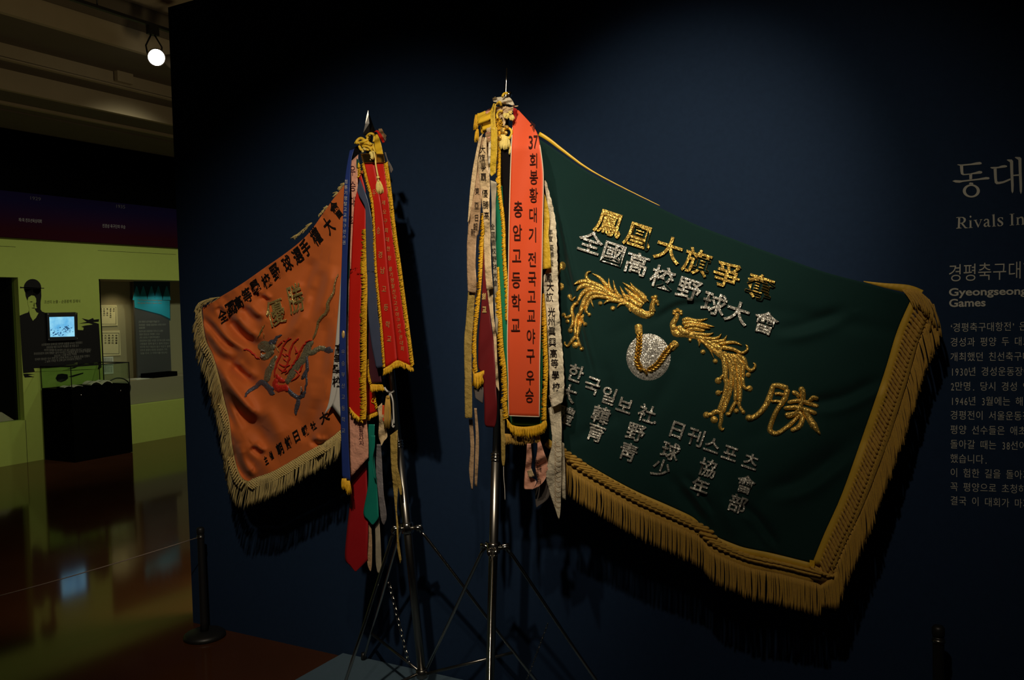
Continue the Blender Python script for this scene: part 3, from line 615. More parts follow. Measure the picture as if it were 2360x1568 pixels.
# ================================================================== flag stands
def frac(p, q, t): return Vector(p)+(Vector(q)-Vector(p))*t
def chain(name, a, b, link, par, sag=0.):
    n = max(3, int((Vector(b)-Vector(a)).length/(link*.78))); m = MB(); d = (Vector(b)-Vector(a)).normalized()
    s1 = d.cross(Vector((0, 1, 0))).normalized(); s2 = d.cross(s1)
    for i in range(n):
        c = frac(a, b, (i+.5)/n)+Vector((0, 0, -sag*math.sin(PI*(i+.5)/n))); s = s1 if i % 2 else s2
        m.tube([c+d*link*.5*math.cos(q)+s*link*.26*math.sin(q) for q in [2*PI*k/10 for k in range(11)]], link*.085, 5, False)
    m.build(name, M['chrome'], par)
def stand(label, base, top, colz, hub, feet, braces, chains, ptop):
    t = thing('flag_stand', Vector((base[0], base[1], .022)), label, 'flag stand', 'tripod flag stands')
    base, top = Vector(base), Vector(top); d = (top-base).normalized()
    at = lambda z: base+d*((z-base.z)/d.z)
    MB().tube([at(hub-.02), at(colz+.33)], .0165, 20).build('lower_pole', M['steel'], t)
    MB().tube([at(colz+.33), at(ptop)], .0135, 20).build('upper_pole', M['steel'], t)
    c = at(colz+.33)
    m = MB()
    for k in range(3): m.tube([c+d*(k*.011-.012), c+d*(k*.011-.007), c+d*(k*.011-.002)], [.0165, .0195, .0165], 20)
    m.build('clamp_ring', M['chrome'], t)
    cc = at(colz); m = MB(); m.tube([cc-d*.022, cc-d*.018, cc+d*.018, cc+d*.022], [.019, .025, .025, .019], 22); co = m.build('collar', M['chrome'], t)
    hb_ = at(hub); m = MB(); m.tube([hb_-d*.018, hb_-d*.014, hb_+d*.014, hb_+d*.018], [.019, .023, .023, .019], 20); m.build('brace_hub', M['steel'], t)
    for i, f in enumerate(feet):
        f = Vector(f); h = Vector((f.x-cc.x, f.y-cc.y, 0)).normalized(); p0 = cc+h*.045+Vector((0, 0, -.004))
        lg = MB().tube([p0, frac(p0, f, .04)+h*.006, frac(p0, f, .5), f], .0066, 12).build('leg', M['chrome'], t)
        MB().tube([f+Vector((0, 0, .03)), f+Vector((0, 0, .012)), f], [.010, .012, .012], 12).build('rubber_foot', M['post'], lg)
        m = MB(); sd = h.cross(Vector((0, 0, 1)))
        for sg in (-1, 1): m.tube([cc+h*.02+sd*sg*.012, cc+h*.052+sd*sg*.012+Vector((0, 0, .004)), cc+h*.060+sd*sg*.011-Vector((0, 0, .014))], [.007, .009, .006], 8)
        m.tube([p0-sd*.016, p0+sd*.016], .005, 8); m.build('leg_bracket', M['chrome'], t)
        b = frac(p0, f, braces[i]); MB().tube([hb_+h*.02, b], .006, 8).build('brace', M['steel'], t)
    for a, b, l in chains: chain('chain', a, b, l, t)
    return t, at
zf = .022
lb = W(974, 1568, .30); lt_ = W(848, 320, .30)
lbz = lb+(lb-lt_)*((lb.z-.10)/(lt_.z-lb.z))
lf_ = W(760, 1660, .33)
def foot(px, py, z=zf+.002): return G(px, py, z)
fl = foot(768, 1655); fr_ = foot(1290, 1640); fb = foot(838, 1520)
LS, LAT = stand('leaning chrome tripod stand holding the orange flag, left of the two', lbz, lt_, W(947, 1218, .30).z, W(973, 1553, .30).z, (fl, fr_, fb), (.97, .68, .785),
    ((W(896, 1342, .36), W(942, 1528, .36), .026),), lt_.z)
rb = W(1131, 1500, .38); rt_ = W(1165, 232, .38)
rbz = rb+(rb-rt_)*((rb.z-.10)/(rt_.z-rb.z))
gl = foot(960, 1590); gr = foot(1457, 1690); gf = foot(1118, 1960)
RS, RAT = stand('chrome tripod stand holding the dark green flag, right of the two', rbz, rt_, W(1140, 1263, .38).z, .11, (gf, gl, gr), (.9, .93, .9),
    ((W(1263, 1437, .33), W(1206, 1590, .33), .013),), rt_.z)
# spearheads
tipL = W(848, 254, .30); b0 = W(853, 318, .30)
m = MB().lathe([(.010, -.03), (.010, .0), (.014, .004), (.014, .010), (.008, .016)], b0, 16).build('finial_socket', M['chrome'], LS)
d = tipL-b0; sv = lambda q: (lambda a: (Vector((math.cos(a), math.sin(a), 0))*.027, Vector((math.sin(a), -math.cos(a), .1))*.011))(.80+.55*(q-.38))
base = b0+d*.10
rows = []
for q, wd in ((.0, .25), (.02, 1.), (.10, .92), (.45, .55), (.8, .24), (1., .03)):
    c = base+d*.9*q; s, n_ = sv(q); rows.append([c-s*wd, c+n_*max(wd, .2), c+s*wd, c-n_*max(wd, .2), c-s*wd])
MB().grid(rows).build('spearhead', M['chrome'], LS, False)
tipR = W(1168, 157, .38); b1 = W(1166, 222, .38)
MB().tube([b1-(tipR-b1)*.3, b1, b1+(tipR-b1)*.3, b1+(tipR-b1)*.5, tipR], [.010, .007, .0055, .004, .0012], 12).build('spearhead', M['chrome'], RS)
MB().lathe([(.003, -.012), (.011, -.006), (.012, 0), (.010, .007), (.003, .012)], W(1173, 218, .37), 16).build('finial_ball', M['chrome'], RS)

# ================================================================== flags
def fold(p0, p1, wdt, amp):
    (x0, y0), (x1, y1) = p0, p1; L = math.hypot(x1-x0, y1-y0); ux, uy = (x1-x0)/L, (y1-y0)/L
    def g(x, y):
        t = ((x-x0)*ux+(y-y0)*uy)/L; tc = min(max(t, 0), 1); s = (x-x0)*(-uy)+(y-y0)*ux
        e = (t-tc)*L; return amp*math.exp(-(s*s)/(2*wdt*wdt)-(e*e)/(2*(wdt*2.2)**2))*(.35+.65*math.sin(PI*min(max(tc, .08), .92)))
    return g
def coons(T, B, Lf, R, nu, nv):
    T = resample(spline(T), nu); B = resample(spline(B), nu); Lf = resample(spline(Lf), nv); R = resample(spline(R), nv); out = []
    for j in range(nv):
        v = j/(nv-1); row = []
        for i in range(nu):
            u = i/(nu-1)
            row.append(tuple((1-v)*T[i][k]+v*B[i][k]+(1-u)*Lf[j][k]+u*R[j][k]-((1-u)*(1-v)*T[0][k]+u*(1-v)*T[-1][k]+(1-u)*v*B[0][k]+u*v*B[-1][k]) for k in (0, 1)))
        out.append(row)
    return out
c5 = lambda x, y: (430+x/3.92, 780+y/3.92)
c4 = lambda x, y: (430+x/3.92, 400+y/3.92)
C5 = lambda *p: [c5(*q) for q in p]
C4 = lambda *p: [c4(*q) for q in p]
# ---- orange flag
FOLDS = [fold(c4(160, 1210), c4(330, 1560), 10, -.014), fold(c4(420, 1290), c4(640, 1530), 13, -.026), fold(c4(300, 1240), c4(480, 1480), 16, .016),
  fold(c4(520, 1190), c4(760, 1420), 14, .010), fold(c4(640, 1120), c4(760, 1170), 8, -.010), fold(c4(1160, 560), c4(940, 1020), 14, -.013), fold(c4(1260, 600), c4(1080, 1180), 16, -.016),
  fold(c4(1330, 560), c4(1150, 1300), 20, .014), fold(c4(900, 900), c4(760, 1000), 9, -.008),
  fold(c5(280, 60), c5(560, 380), 12, -.022), fold(c5(270, 0), c5(420, 330), 16, .016), fold(c5(330, 560), c5(600, 840), 17, -.030), fold(c5(300, 420), c5(640, 760), 18, .020),
  fold(c5(430, 980), c5(640, 1240), 14, -.026), fold(c5(450, 820), c5(650, 1120), 22, .022), fold(c5(600, 960), c5(700, 1040), 9, -.010), fold(c5(480, 220), c5(600, 380), 10, -.016),
  fold(c5(620, 140), c5(700, 380), 10, -.012), fold(c5(1180, 420), c5(1120, 900), 18, -.010), fold(c5(1000, 700), c5(1220, 900), 16, -.010), fold(c5(1260, 300), c5(1240, 600), 14, .010),
  fold(c5(780, 560), c5(900, 980), 26, -.008), fold(c5(1150, 900), c5(1280, 930), 8, -.012)]
for i in range(13): FOLDS.append(fold(c4(240+i*88, 1185-i*74), c4(275+i*88, 1225-i*74), 5, -.006 if i % 2 else .004))
def crease(pts, wdt, amp):       # a sharp step across the cloth along a curved line
    P = spline(pts, 4); L = [0.]
    for a, b in zip(P, P[1:]): L.append(L[-1]+math.hypot(b[0]-a[0], b[1]-a[1]))
    x0 = min(p[0] for p in P)-wdt*4; x1 = max(p[0] for p in P)+wdt*4; y0 = min(p[1] for p in P)-wdt*4; y1 = max(p[1] for p in P)+wdt*4
    def g(x, y):
        if not (x0 < x < x1 and y0 < y < y1): return 0.
        best = None
        for i in range(len(P)-1):
            ax, ay = P[i]; bx, by = P[i+1]; l = L[i+1]-L[i] or 1e-6; ux, uy = (bx-ax)/l, (by-ay)/l
            t = (x-ax)*ux+(y-ay)*uy; tc = min(max(t, 0), l); q = (x-ax-ux*tc)**2+(y-ay-uy*tc)**2
            if best is None or q < best[0]: best = (q, (y-ay)*ux-(x-ax)*uy, (L[i]+tc)/L[-1])
        q, s, t = best; s = math.copysign(math.sqrt(q), s)
        return -amp*(s/wdt)*math.exp(-q/(2*wdt*wdt))*min(1, t/.25+.1, (1-t)/.3+.05)*1.6
    return g
zq = lambda *p: [(345+x/4, 584+y/4) for x, y in p]
CREASES = [crease(zq((490, 560), (580, 660), (680, 780), (800, 870), (870, 900)), 7, .008), crease(zq((740, 550), (800, 650), (880, 740), (1010, 840)), 11, .018), crease(zq((520, 720), (580, 830), (660, 930), (770, 1010)), 10, .010),
  crease(zq((770, 990), (850, 1080), (970, 1180)), 8, .010), crease(zq((580, 1030), (680, 1210), (780, 1340), (900, 1480), (1020, 1580)), 13, .018), crease(zq((600, 1160), (690, 1360), (770, 1520), (830, 1640)), 9, .010), crease(zq((880, 470), (960, 560), (1050, 620)), 9, .009),
  crease(zq((1450, 320), (1390, 480), (1310, 650), (1200, 770)), 12, .009), crease(zq((1640, 100), (1580, 380), (1490, 620)), 14, .008), crease(zq((1690, 600), (1650, 900), (1610, 1150)), 13, .006), crease(zq((1560, 60), (1480, 260), (1440, 380)), 12, .007), crease(zq((640, 480), (700, 560)), 6, .006), crease(zq((940, 300), (1000, 400)), 6, .005), crease(zq((1040, 380), (1110, 440)), 5, .006),
  crease(C5((440, 960), (480, 1110), (560, 1230), (640, 1250)), 10, .014), crease(C5((600, 960), (650, 1010), (710, 1040)), 7, .009), crease(C5((1130, 900), (1200, 940), (1290, 930)), 7, .008), crease(C5((640, 640), (740, 800), (800, 980)), 18, .008), crease(C5((1240, 560), (1190, 760), (1060, 960)), 15, .007), crease(C5((1090, 400), (1060, 700), (980, 860)), 16, .005)]
def dO(x, y):
    t = (x-465)/(840-465); b = .285+.02*t-.03*max(0, (y-700)/500)*(1-t)
    return b+1.1*sum(g(x, y) for g in FOLDS)+2.3*sum(g(x, y) for g in CREASES)
OT_ = C4((140, 1218), (300, 1118), (430, 1040), (560, 955), (700, 855), (860, 745), (1010, 630), (1120, 520), (1240, 350), (1340, 210), (1425, 105))
OT_ = OT_[:-1]+[(800, 420), (836, 392)]
OB = C5((560, 1295), (640, 1255), (760, 1215), (900, 1140), (1060, 1045), (1180, 980), (1300, 905), (1390, 830))
OL = [OT_[0]]+C5((170, 0), (240, 160), (300, 380), (340, 560), (385, 740), (410, 960), (450, 1150), (500, 1260))+[OB[0]]
OR = [OT_[-1], (838, 520), (834, 660), (822, 800), (800, 920), OB[-1]]
pO = thing('orange_flag', LAT(1.2), 'orange championship flag with embroidered dragon, hanging left of the leaning pole', 'flag')
G_ = coons(OT_, OB, OL, OR, 150, 150)
MB().grid([[W(x, y, dO(x, y)) for x, y in r] for r in G_], (0, .0018, 0)).build('cloth', M['orange'], pO)
# fringe builders
def fringe(mb, path, offs, n, r, df, jit=1.5, bend=0., seg=5, eps=.003, lift=0.):
    P = resample(spline(path), n); O = resample([(p[0], p[1]) for p in offs], n) if len(offs) > 1 else None
    for i, p in enumerate(P):
        ox, oy = offs[min(int(i/n*len(offs)), len(offs)-1)] if O is None else (offs[0][0]+(offs[-1][0]-offs[0][0])*i/(n-1), offs[0][1]+(offs[-1][1]-offs[0][1])*i/(n-1))
        ox += random.gauss(0, jit); oy += random.gauss(0, jit*1.2); dd = random.uniform(-.004, .004); bb = random.gauss(bend, .8+abs(bend)*.3)
        pts = []
        for k in range(seg+1):
            t = k/seg; x = p[0]+ox*t+bb*math.sin(PI*t); y = p[1]+oy*t
            pts.append(W(x, y, df(p[0], p[1])+eps+dd*t+lift*t))
        mb.tube(pts, [r*.9]+[r]*(seg-1)+[r*1.15], 5)
    return mb
def braid(mb, path, offs, n, wdt, df, h=.006, eps=.002):       # rows of slanted cords
    P = resample(spline(path), n)
    for i in range(n-1):
        p = P[i]; t = i/(n-1); ox = offs[0][0]+(offs[1][0]-offs[0][0])*t; oy = offs[0][1]+(offs[1][1]-offs[0][1])*t
        pts = [(p[0]+ox*k/4+random.gauss(0, .3), p[1]+oy*k/4+random.gauss(0, .3)) for k in range(5)]
        stroke(mb, pts, [wdt*.7, wdt, wdt*.75, wdt, wdt*.75, wdt, .7*wdt], df, h, 3, eps)
    return mb
# left and bottom fringe, folded top corner
m = MB(); LP = [(464, 712)]+OL[1:]
fringe(m, LP, [(-20, 46), (-16, 62)], 190, .0016, dO, 2.0, -2)
m.build('side_fringe', M['fringe_l'], pO)
m = MB(); fringe(m, OB, [(-8, 62), (-2, 58)], 165, .0017, dO, 2.2, 1)
m.build('bottom_fringe', M['fringe_l'], pO)
m = MB(); fringe(m, C4((300, 1118), (220, 1130), (150, 1150), (110, 1170)), [(-22, 8), (-12, 30)], 26, .0019, dO, 2.5, -3, eps=.004); fringe(m, C4((150, 1150), (110, 1190)), [(-10, 20), (-6, 30)], 10, .0019, dO, 2.5, -2, eps=.006)
m.build('corner_fringe', M['fringe_l'], pO)
m = MB()
for a in ((1425, 85), (1400, 110), (1360, 165), (1270, 290), (1245, 318), (1215, 350)): 
    for k in range(4): fringe(m, C4((a[0]+k*4, a[1]+k*3), (a[0]+6+k*4, a[1]+6)), [(-7-k, 5+k)], 2, .0018, dO, 1.5, -1, eps=-.003)
for k in range(26): 
    q = c4(1130-k*5.5, 445+k*4.6); fringe(m, [q, (q[0]+1, q[1]+1)], [(-10-6*math.sin(k*.12), 6+10*math.sin(k*.12))], 2, .0018, dO, 1.5, -1, eps=.002)
m.build('top_edge_fringe', M['fringe_l'], pO)
m = MB(); braid(m, [(p[0]-3, p[1]+2) for p in LP], [(-9, 13), (-10, 16)], 66, 4.6, dO, .005); m.build('side_braid', M['fringe_l'], pO)
m = MB(); braid(m, [(p[0], p[1]-1) for p in OB], [(12, 10), (11, 12)], 52, 4.6, dO, .005); braid(m, [(p[0]-2, p[1]+9) for p in OB], [(12, 9), (11, 10)], 52, 4.2, dO, .005); m.build('bottom_braid', M['fringe_l'], pO)
# black lettering
m = MB()
for ch, p, a, h in zip('全國高等學校野球選手權大會', ((513, 728), (532, 712), (549, 698), (569, 681), (589, 663), (614, 647), (635, 627), (662, 607), (686, 589), (704, 571), (728, 545), (757, 520), (774, 483)),
                  (-35, -34, -35, -37, -38, -38, -40, -40, -40, -44, -45, -48, -50), (30, 32, 30, 34, 36, 32, 36, 36, 36, 38, 40, 40, 42)):
    text_row(m, ch, [p], 23, h, a, dO, .0025, .014, .006, shear=14, box='fit')
m.build('title_lettering', M['stext'], pO)
m = MB()
for ch, p, sz in zip('主催朝鮮日報社大', ((613, 1061), (625, 1050), (645, 1035), (664, 1020), (683, 1006), (703, 993), (722, 982), (747, 962)), ((9, 20), (9, 20), (16, 28), (16, 28), (14, 26), (16, 24), (14, 20), (25, 24))):
    text_row(m, ch, [p], sz[0], sz[1], -35, dO, .0025, .02, .006, shear=16, box='fit')
m.build('lower_lettering', M['stext'], pO)
m = MB(); letter(m, '優', (634.5, 720.5), (42, -17), (-13, -58), on(dO), .006, .0, .012, box='fit'); m.build('large_letter', M['gold2'], pO)
m = MB(); letter(m, '勝', (681, 688), (36, -14), (-14, -66), on(dO), .006, .0, .012, box='fit'); m.build('large_letter', M['gold2'], pO)
# dragon
c6 = lambda x, y: (560+x/4.354, 620+y/4.354)
S6 = lambda mb, pts, wd, h=.006, eps=.0015: stroke(mb, [(q[0]+random.gauss(0, .7), q[1]+random.gauss(0, .7)) for q in spline([c6(*p) for p in pts], 4)], wd, dO, h*.55, 1, eps)
dr = MB(); S6(dr, [(955, 45), (920, 150), (910, 240), (860, 330), (845, 430), (770, 510), (740, 610), (700, 710)], [2.5, 5, 7, 9, 7.5, 6, 5], .006)
dragon = dr.build('dragon_emblem', M['dtail'], pO); dragon['label'] = 'sequin dragon with red flames'
m = MB(); S6(m, [(700, 720), (660, 770), (620, 870), (540, 980), (470, 1090), (440, 1150)], [5, 16, 18, 17, 15, 9], .008); S6(m, [(630, 830), (690, 845), (750, 805), (830, 800)], [10, 13, 12, 12], .007)
S6(m, [(340, 870), (300, 930), (280, 990), (250, 1040), (235, 1130)], [6, 11, 14, 16, 14], .007); S6(m, [(160, 800), (200, 780), (260, 790), (310, 800)], [14, 26, 26, 14], .008, .002); S6(m, [(180, 870), (210, 890), (260, 860), (310, 820)], [8, 14, 14, 8], .008, .003)
m.build('scaled_body', M['dgry'], dragon)
def dpart(nm, mt, *ss):
    mb = MB()
    for q, wd in ss: S6(mb, q, wd, .006, .002)
    return mb.build(nm, M[mt], dragon)
dpart('leg', 'dblue', ([(310, 1210), (240, 1180), (185, 1135), (130, 1180), (60, 1225), (15, 1285)], [8, 13, 12, 9, 8, 4]), ([(240, 1170), (280, 1240), (310, 1250)], [12, 12, 8]))
dpart('leg', 'dblue', ([(440, 1185), (480, 1245), (550, 1290), (600, 1275), (625, 1225)], [7, 10, 10, 9, 6]), ([(560, 1300), (545, 1370), (530, 1430), (528, 1475)], [8, 11, 8, 2]), ([(640, 860), (645, 980), (610, 1080), (585, 1095)], [6, 8, 9, 5]), ([(625, 1230), (635, 1120), (640, 1000)], [4, 5, 5]))
dpart('leg', 'dblue', ([(825, 800), (860, 812), (895, 808)], [13, 15, 13]))
dpart('horn', 'dblue', ([(300, 745), (330, 705), (392, 658)], [10, 8, 3]), ([(255, 770), (290, 730), (330, 740)], [10, 12, 8]))
m = MB()
for q, wd in (([(460, 690), (400, 790), (360, 900), (320, 1000), (310, 1090)], 5), ([(485, 685), (440, 720), (400, 720)], 4), ([(560, 695), (530, 720), (480, 790), (460, 900), (430, 980), (380, 1050)], 5), ([(700, 715), (630, 735), (590, 800), (560, 860), (530, 920), (500, 960), (470, 1010), (420, 1060)], 5),
              ([(340, 1100), (320, 1160), (360, 1200), (430, 1190), (440, 1230)], 16), ([(330, 1060), (370, 1110), (420, 1130)], 12), ([(350, 990), (400, 1030), (440, 1020)], 5), ([(360, 950), (420, 980), (470, 960)], 5), ([(400, 900), (440, 930)], 4), ([(420, 850), (470, 880)], 4), ([(0, 805), (50, 812), (95, 850), (130, 885), (165, 905)], 5), ([(500, 1010), (560, 1060), (480, 1130)], 4), ([(600, 960), (560, 1040)], 4), ([(340, 780), (380, 740), (390, 725)], 4), ([(520, 780), (540, 830), (520, 850)], 5), ([(400, 790), (440, 820)], 4), ([(390, 850), (430, 880)], 4)):
    S6(m, q, wd, .006, .003)
m.build('flame_strokes', M['dred'], dragon)
m = MB()
for q in ([(175, 825), (190, 815), (215, 825)], [(180, 850), (195, 870), (215, 860)], [(170, 880), (190, 890), (210, 880)], [(580, 1180), (585, 1210), (575, 1250)], [(270, 960), (280, 985)]): S6(m, q, 4, .006, .009)
m.build('white_teeth', M['silver'], dragon)
m = MB()
for q in ([(145, 690), (180, 620), (220, 560)], [(165, 670), (200, 600), (195, 570)], [(215, 700), (205, 640)], [(320, 760), (345, 810), (360, 835)]): S6(m, q, 2.2, .004, .002)
m.build('gold_whiskers', M['gold2'], dragon)

# ---- green flag
GF = [crease([(1270, 430), (1300, 560), (1345, 760), (1385, 920)], 5, .005), crease([(1290, 560), (1330, 700), (1360, 830)], 4, .004), crease([(1960, 720), (1860, 760), (1780, 770)], 12, .006), crease([(2040, 880), (1940, 930), (1840, 940)], 12, .006), crease([(1960, 1040), (1860, 1120), (1760, 1140)], 14, .006), crease([(1500, 740), (1560, 700), (1640, 690)], 8, .004), crease([(1640, 1190), (1600, 1130), (1570, 1100)], 8, .006), crease([(1790, 1270), (1740, 1200), (1700, 1170)], 9, .007), fold((1288, 567), (1330, 680), 6, -.006), fold((1326, 670), (1367, 840), 7, -.007), fold((1300, 640), (1345, 900), 14, .008), fold((1400, 860), (1420, 960), 8, -.005), fold((1560, 840), (1500, 960), 14, -.005),
      fold((1750, 1000), (1980, 900), 16, -.006), fold((1760, 1150), (1980, 1010), 18, -.008), fold((1800, 720), (2040, 760), 14, -.005), fold((1440, 760), (1560, 700), 12, -.004), fold((1630, 1215), (1560, 1120), 10, -.010), fold((1780, 1275), (1720, 1180), 12, -.010), fold((1700, 1245), (1660, 1140), 12, .008), fold((1330, 1010), (1420, 960), 10, -.005)]
def dG(x, y):
    t = (x-1200)/900; b = .365-.215*t+.012*math.sin((y-600)/140+t*3)*min(max(t*2.5, 0), 1)
    return b+1.8*sum(g(x, y) for g in GF)
GT = [(1192, 290), (1245, 322), (1290, 352), (1340, 387), (1400, 422), (1443, 441), (1510, 474), (1600, 516), (1700, 555), (1800, 592), (1900, 627), (2000, 654), (2103, 683)]
GB = [(1264, 1012), (1300, 1036), (1335, 1060), (1450, 1125), (1550, 1170), (1602, 1196), (1628, 1226), (1700, 1258), (1740, 1268), (1780, 1276), (1872, 1299)]
GL = [GT[0], (1200, 500), (1208, 700), (1230, 880), GB[0]]
GR = [GT[-1], (2068, 762), (2038, 860), (1990, 1000), (1940, 1140), (1900, 1230), GB[-1]]
pG = thing('green_flag', RAT(1.2), 'large dark green championship flag with gold phoenixes and silver letters, right of the pole', 'flag')
G_ = coons(GT, GB, GL, GR, 190, 130)
MB().grid([[W(x, y, dG(x, y)) for x, y in r] for r in G_], (0, .0018, 0)).build('cloth', M['green'], pG)
def band(pts, wd, eps=.001):
    P = resample(spline(pts), 60); rows = []
    for i, p in enumerate(P):
        a, b = P[max(i-1, 0)], P[min(i+1, 59)]; tx, ty = b[0]-a[0], b[1]-a[1]; l = math.hypot(tx, ty); nx, ny = -ty/l, tx/l
        w_ = wd[0]+(wd[-1]-wd[0])*i/59 if len(wd) == 2 else wd[0]+(wd[1]-wd[0])*i/30 if i < 30 else wd[1]+(wd[2]-wd[1])*(i-30)/29
        rows.append([W(p[0]+nx*w_*k, p[1]+ny*w_*k, dG(p[0], p[1])+eps+.003*math.sin(i*1.1)*(k > .5)*.3) for k in (0, .5, 1)])
    return MB().grid(rows, (0, .0015, 0))
band(GB[::-1], [-18, -20, -18], .002).build('bottom_gold_band', M['band'], pG)
band(GR[::-1], [18, 22, 16], .002).build('side_gold_band', M['band'], pG)
band([(1240, 312), (1262, 325), (1300, 353), (1350, 388), (1420, 426), (1520, 475)], [-9, -3, -1.5], -.001).build('top_gold_band', M['yrib'], pG)
band([(1990, 650), (2040, 664), (2090, 676), (2116, 690)], [-2, -14, -24], .002).build('corner_gold_band', M['band'], pG)
GBo = [(p[0]-4, p[1]+17) for p in GB]
m = MB(); braid(m, GBo, [(46, 10), (42, 11)], 48, 10, dG, .011, .002); braid(m, [(p[0]+9, p[1]+10) for p in GBo], [(30, 7), (30, 7)], 48, 9, dG, .009, .0)
for k in range(5): stroke(m, [(1868+k*9, 1306+k*6), (1880+k*9, 1316+k*3), (1890+k*8, 1322+k*2)], [7, 10, 7, 10, 7], dG, .010, 3, .003)
polyd([(1862, 1298), (1882, 1290), (1930, 1318), (1895, 1352), (1860, 1326)], dG, m, eps=-.001)
GRo_ = 0; m.build('bottom_braid', M['fringe'], pG)
GFb = [(p[0]+20, p[1]+30) for p in GBo]; GFb[0] = (1292, 1068)
m = MB(); fringe(m, GFb, [(-1, 62), (2, 76)], 168, .0029, dG, 1.6, 1, 5, -.004); m.build('bottom_fringe', M['fringe'], pG)
GRo = [(p[0]+14, p[1]+4) for p in GR]
band([(p[0]+12, p[1]+4) for p in GRo][::-1], [24, 32, 24], -.001).build('side_net', M['fringe'], pG)
band([(p[0]+10, p[1]+12) for p in GBo][::-1], [-20, -26, -22], -.005).build('bottom_net', M['fringe'], pG)
m = MB(); braid(m, GRo, [(26, 34), (16, 36)], 64, 9, dG, .009, .002); braid(m, [(p[0]+9, p[1]+6) for p in GRo], [(22, 30), (18, 34)], 56, 6, dG, .006, -.001); m.build('side_braid', M['fringe'], pG)
m = MB(); fringe(m, [(p[0]+34, p[1]+14) for p in GRo], [(20, 74), (6, 92)], 190, .0025, dG, 2.2, 3, 5, -.003)
fringe(m, [(1890, 1350), (1908, 1338), (1928, 1318)], [(4, 50), (6, 84)], 20, .0026, dG, 1.8, 2, 5, -.001)
fringe(m, [(2080, 668), (2110, 668), (2140, 690)], [(26, 36), (20, 70)], 26, .0026, dG, 4, 4, 5, .003); m.build('side_fringe', M['fringe'], pG)
MB_t = MB(); polyd([(1866, 1291), (1878, 1293), (1877, 1308), (1866, 1306)], dG, MB_t, eps=.008); MB_t.build('corner_patch', M['yel'], pG, False)
# lettering rows
def row(name, s, pts, su, sv, ang, mt, h=.006, off=.010, bev=.009):
    m = MB(); text_row(m, s, pts, su, sv, ang, dG, h, off, bev); m.build(name, M[mt], pG)
row('gold_lettering', '鳳凰大旗爭奪', [(1404, 514), (1472, 543), (1542, 575), (1607, 604), (1675, 634), (1751, 662)], 66, 62, 18, 'gold')
row('silver_lettering', '全國高校野球大會', [(1361, 559), (1414, 584), (1468, 608), (1527, 640), (1588, 666), (1646, 700), (1700, 721), (1764, 744)], 58, 54, 18, 'silver')
row('silver_lettering', '한국일보社·日刊스포츠', [(1328, 861), (1367, 889), (1405, 913), (1441, 936), (1491, 954), (1524, 978), (1561, 991), (1604, 1008), (1643, 1028), (1684, 1046), (1731, 1066)], 42, 43, 19, 'silver', .0045)
row('silver_lettering', '大韓野球協會', [(1308, 906), (1385, 957), (1465, 996), (1545, 1040), (1631, 1079), (1718, 1117)], 44, 44, 18, 'silver', .0045)
row('silver_lettering', '體育靑少年部', [(1302, 957), (1373, 997), (1448, 1042), (1524, 1080), (1613, 1123), (1700, 1162)], 44, 44, 20, 'silver', .0045)
m = MB(); q5 = lambda x, y: (1260+x/3.371, 800+y/3.371)
for pts, wd in (([(1760, 295), (1735, 380), (1695, 465), (1635, 530), (1575, 560)], [11, 15, 14, 13, 14]), ([(1745, 305), (1800, 300), (1875, 325)], [11, 13, 14]), ([(1872, 325), (1850, 400), (1790, 490), (1750, 580), (1735, 650), (1790, 672), (1870, 620), (1930, 565), (1965, 530)], [14, 14, 12, 12, 13, 12, 11, 10, 9]), ([(1770, 365), (1810, 362), (1845, 375)], [7, 8, 7]), ([(1745, 425), (1790, 422), (1835, 435)], [7, 8, 7]),
    ([(1985, 325), (1992, 380), (1975, 450), (1930, 520), (1860, 545)], [14, 13, 12, 11, 9]), ([(1905, 350), (1940, 362), (1962, 392)], [10, 11, 9]), ([(2112, 405), (2070, 395), (2035, 430)], [8, 11, 9]), ([(1870, 432), (1960, 418), (2040, 440), (2112, 462)], [8, 11, 11, 9]), ([(1840, 478), (1930, 470), (2020, 490), (2098, 520)], [9, 12, 12, 9]),
    ([(1995, 470), (2030, 540), (2075, 610), (2126, 682)], [11, 15, 18, 3]), ([(1850, 530), (1910, 522), (1965, 515), (1985, 560), (1960, 620), (1895, 652)], [11, 11, 12, 13, 14, 10])): stroke(m, [q5(*p) for p in pts], wd, dG, .007, 5, .0015)
disc(m, *q5(1572, 552), 8.5, 8, dG, .009); disc(m, *q5(1980, 330), 7, 7, dG, .008)
m.build('large_gold_letter', M['gold'], pG)
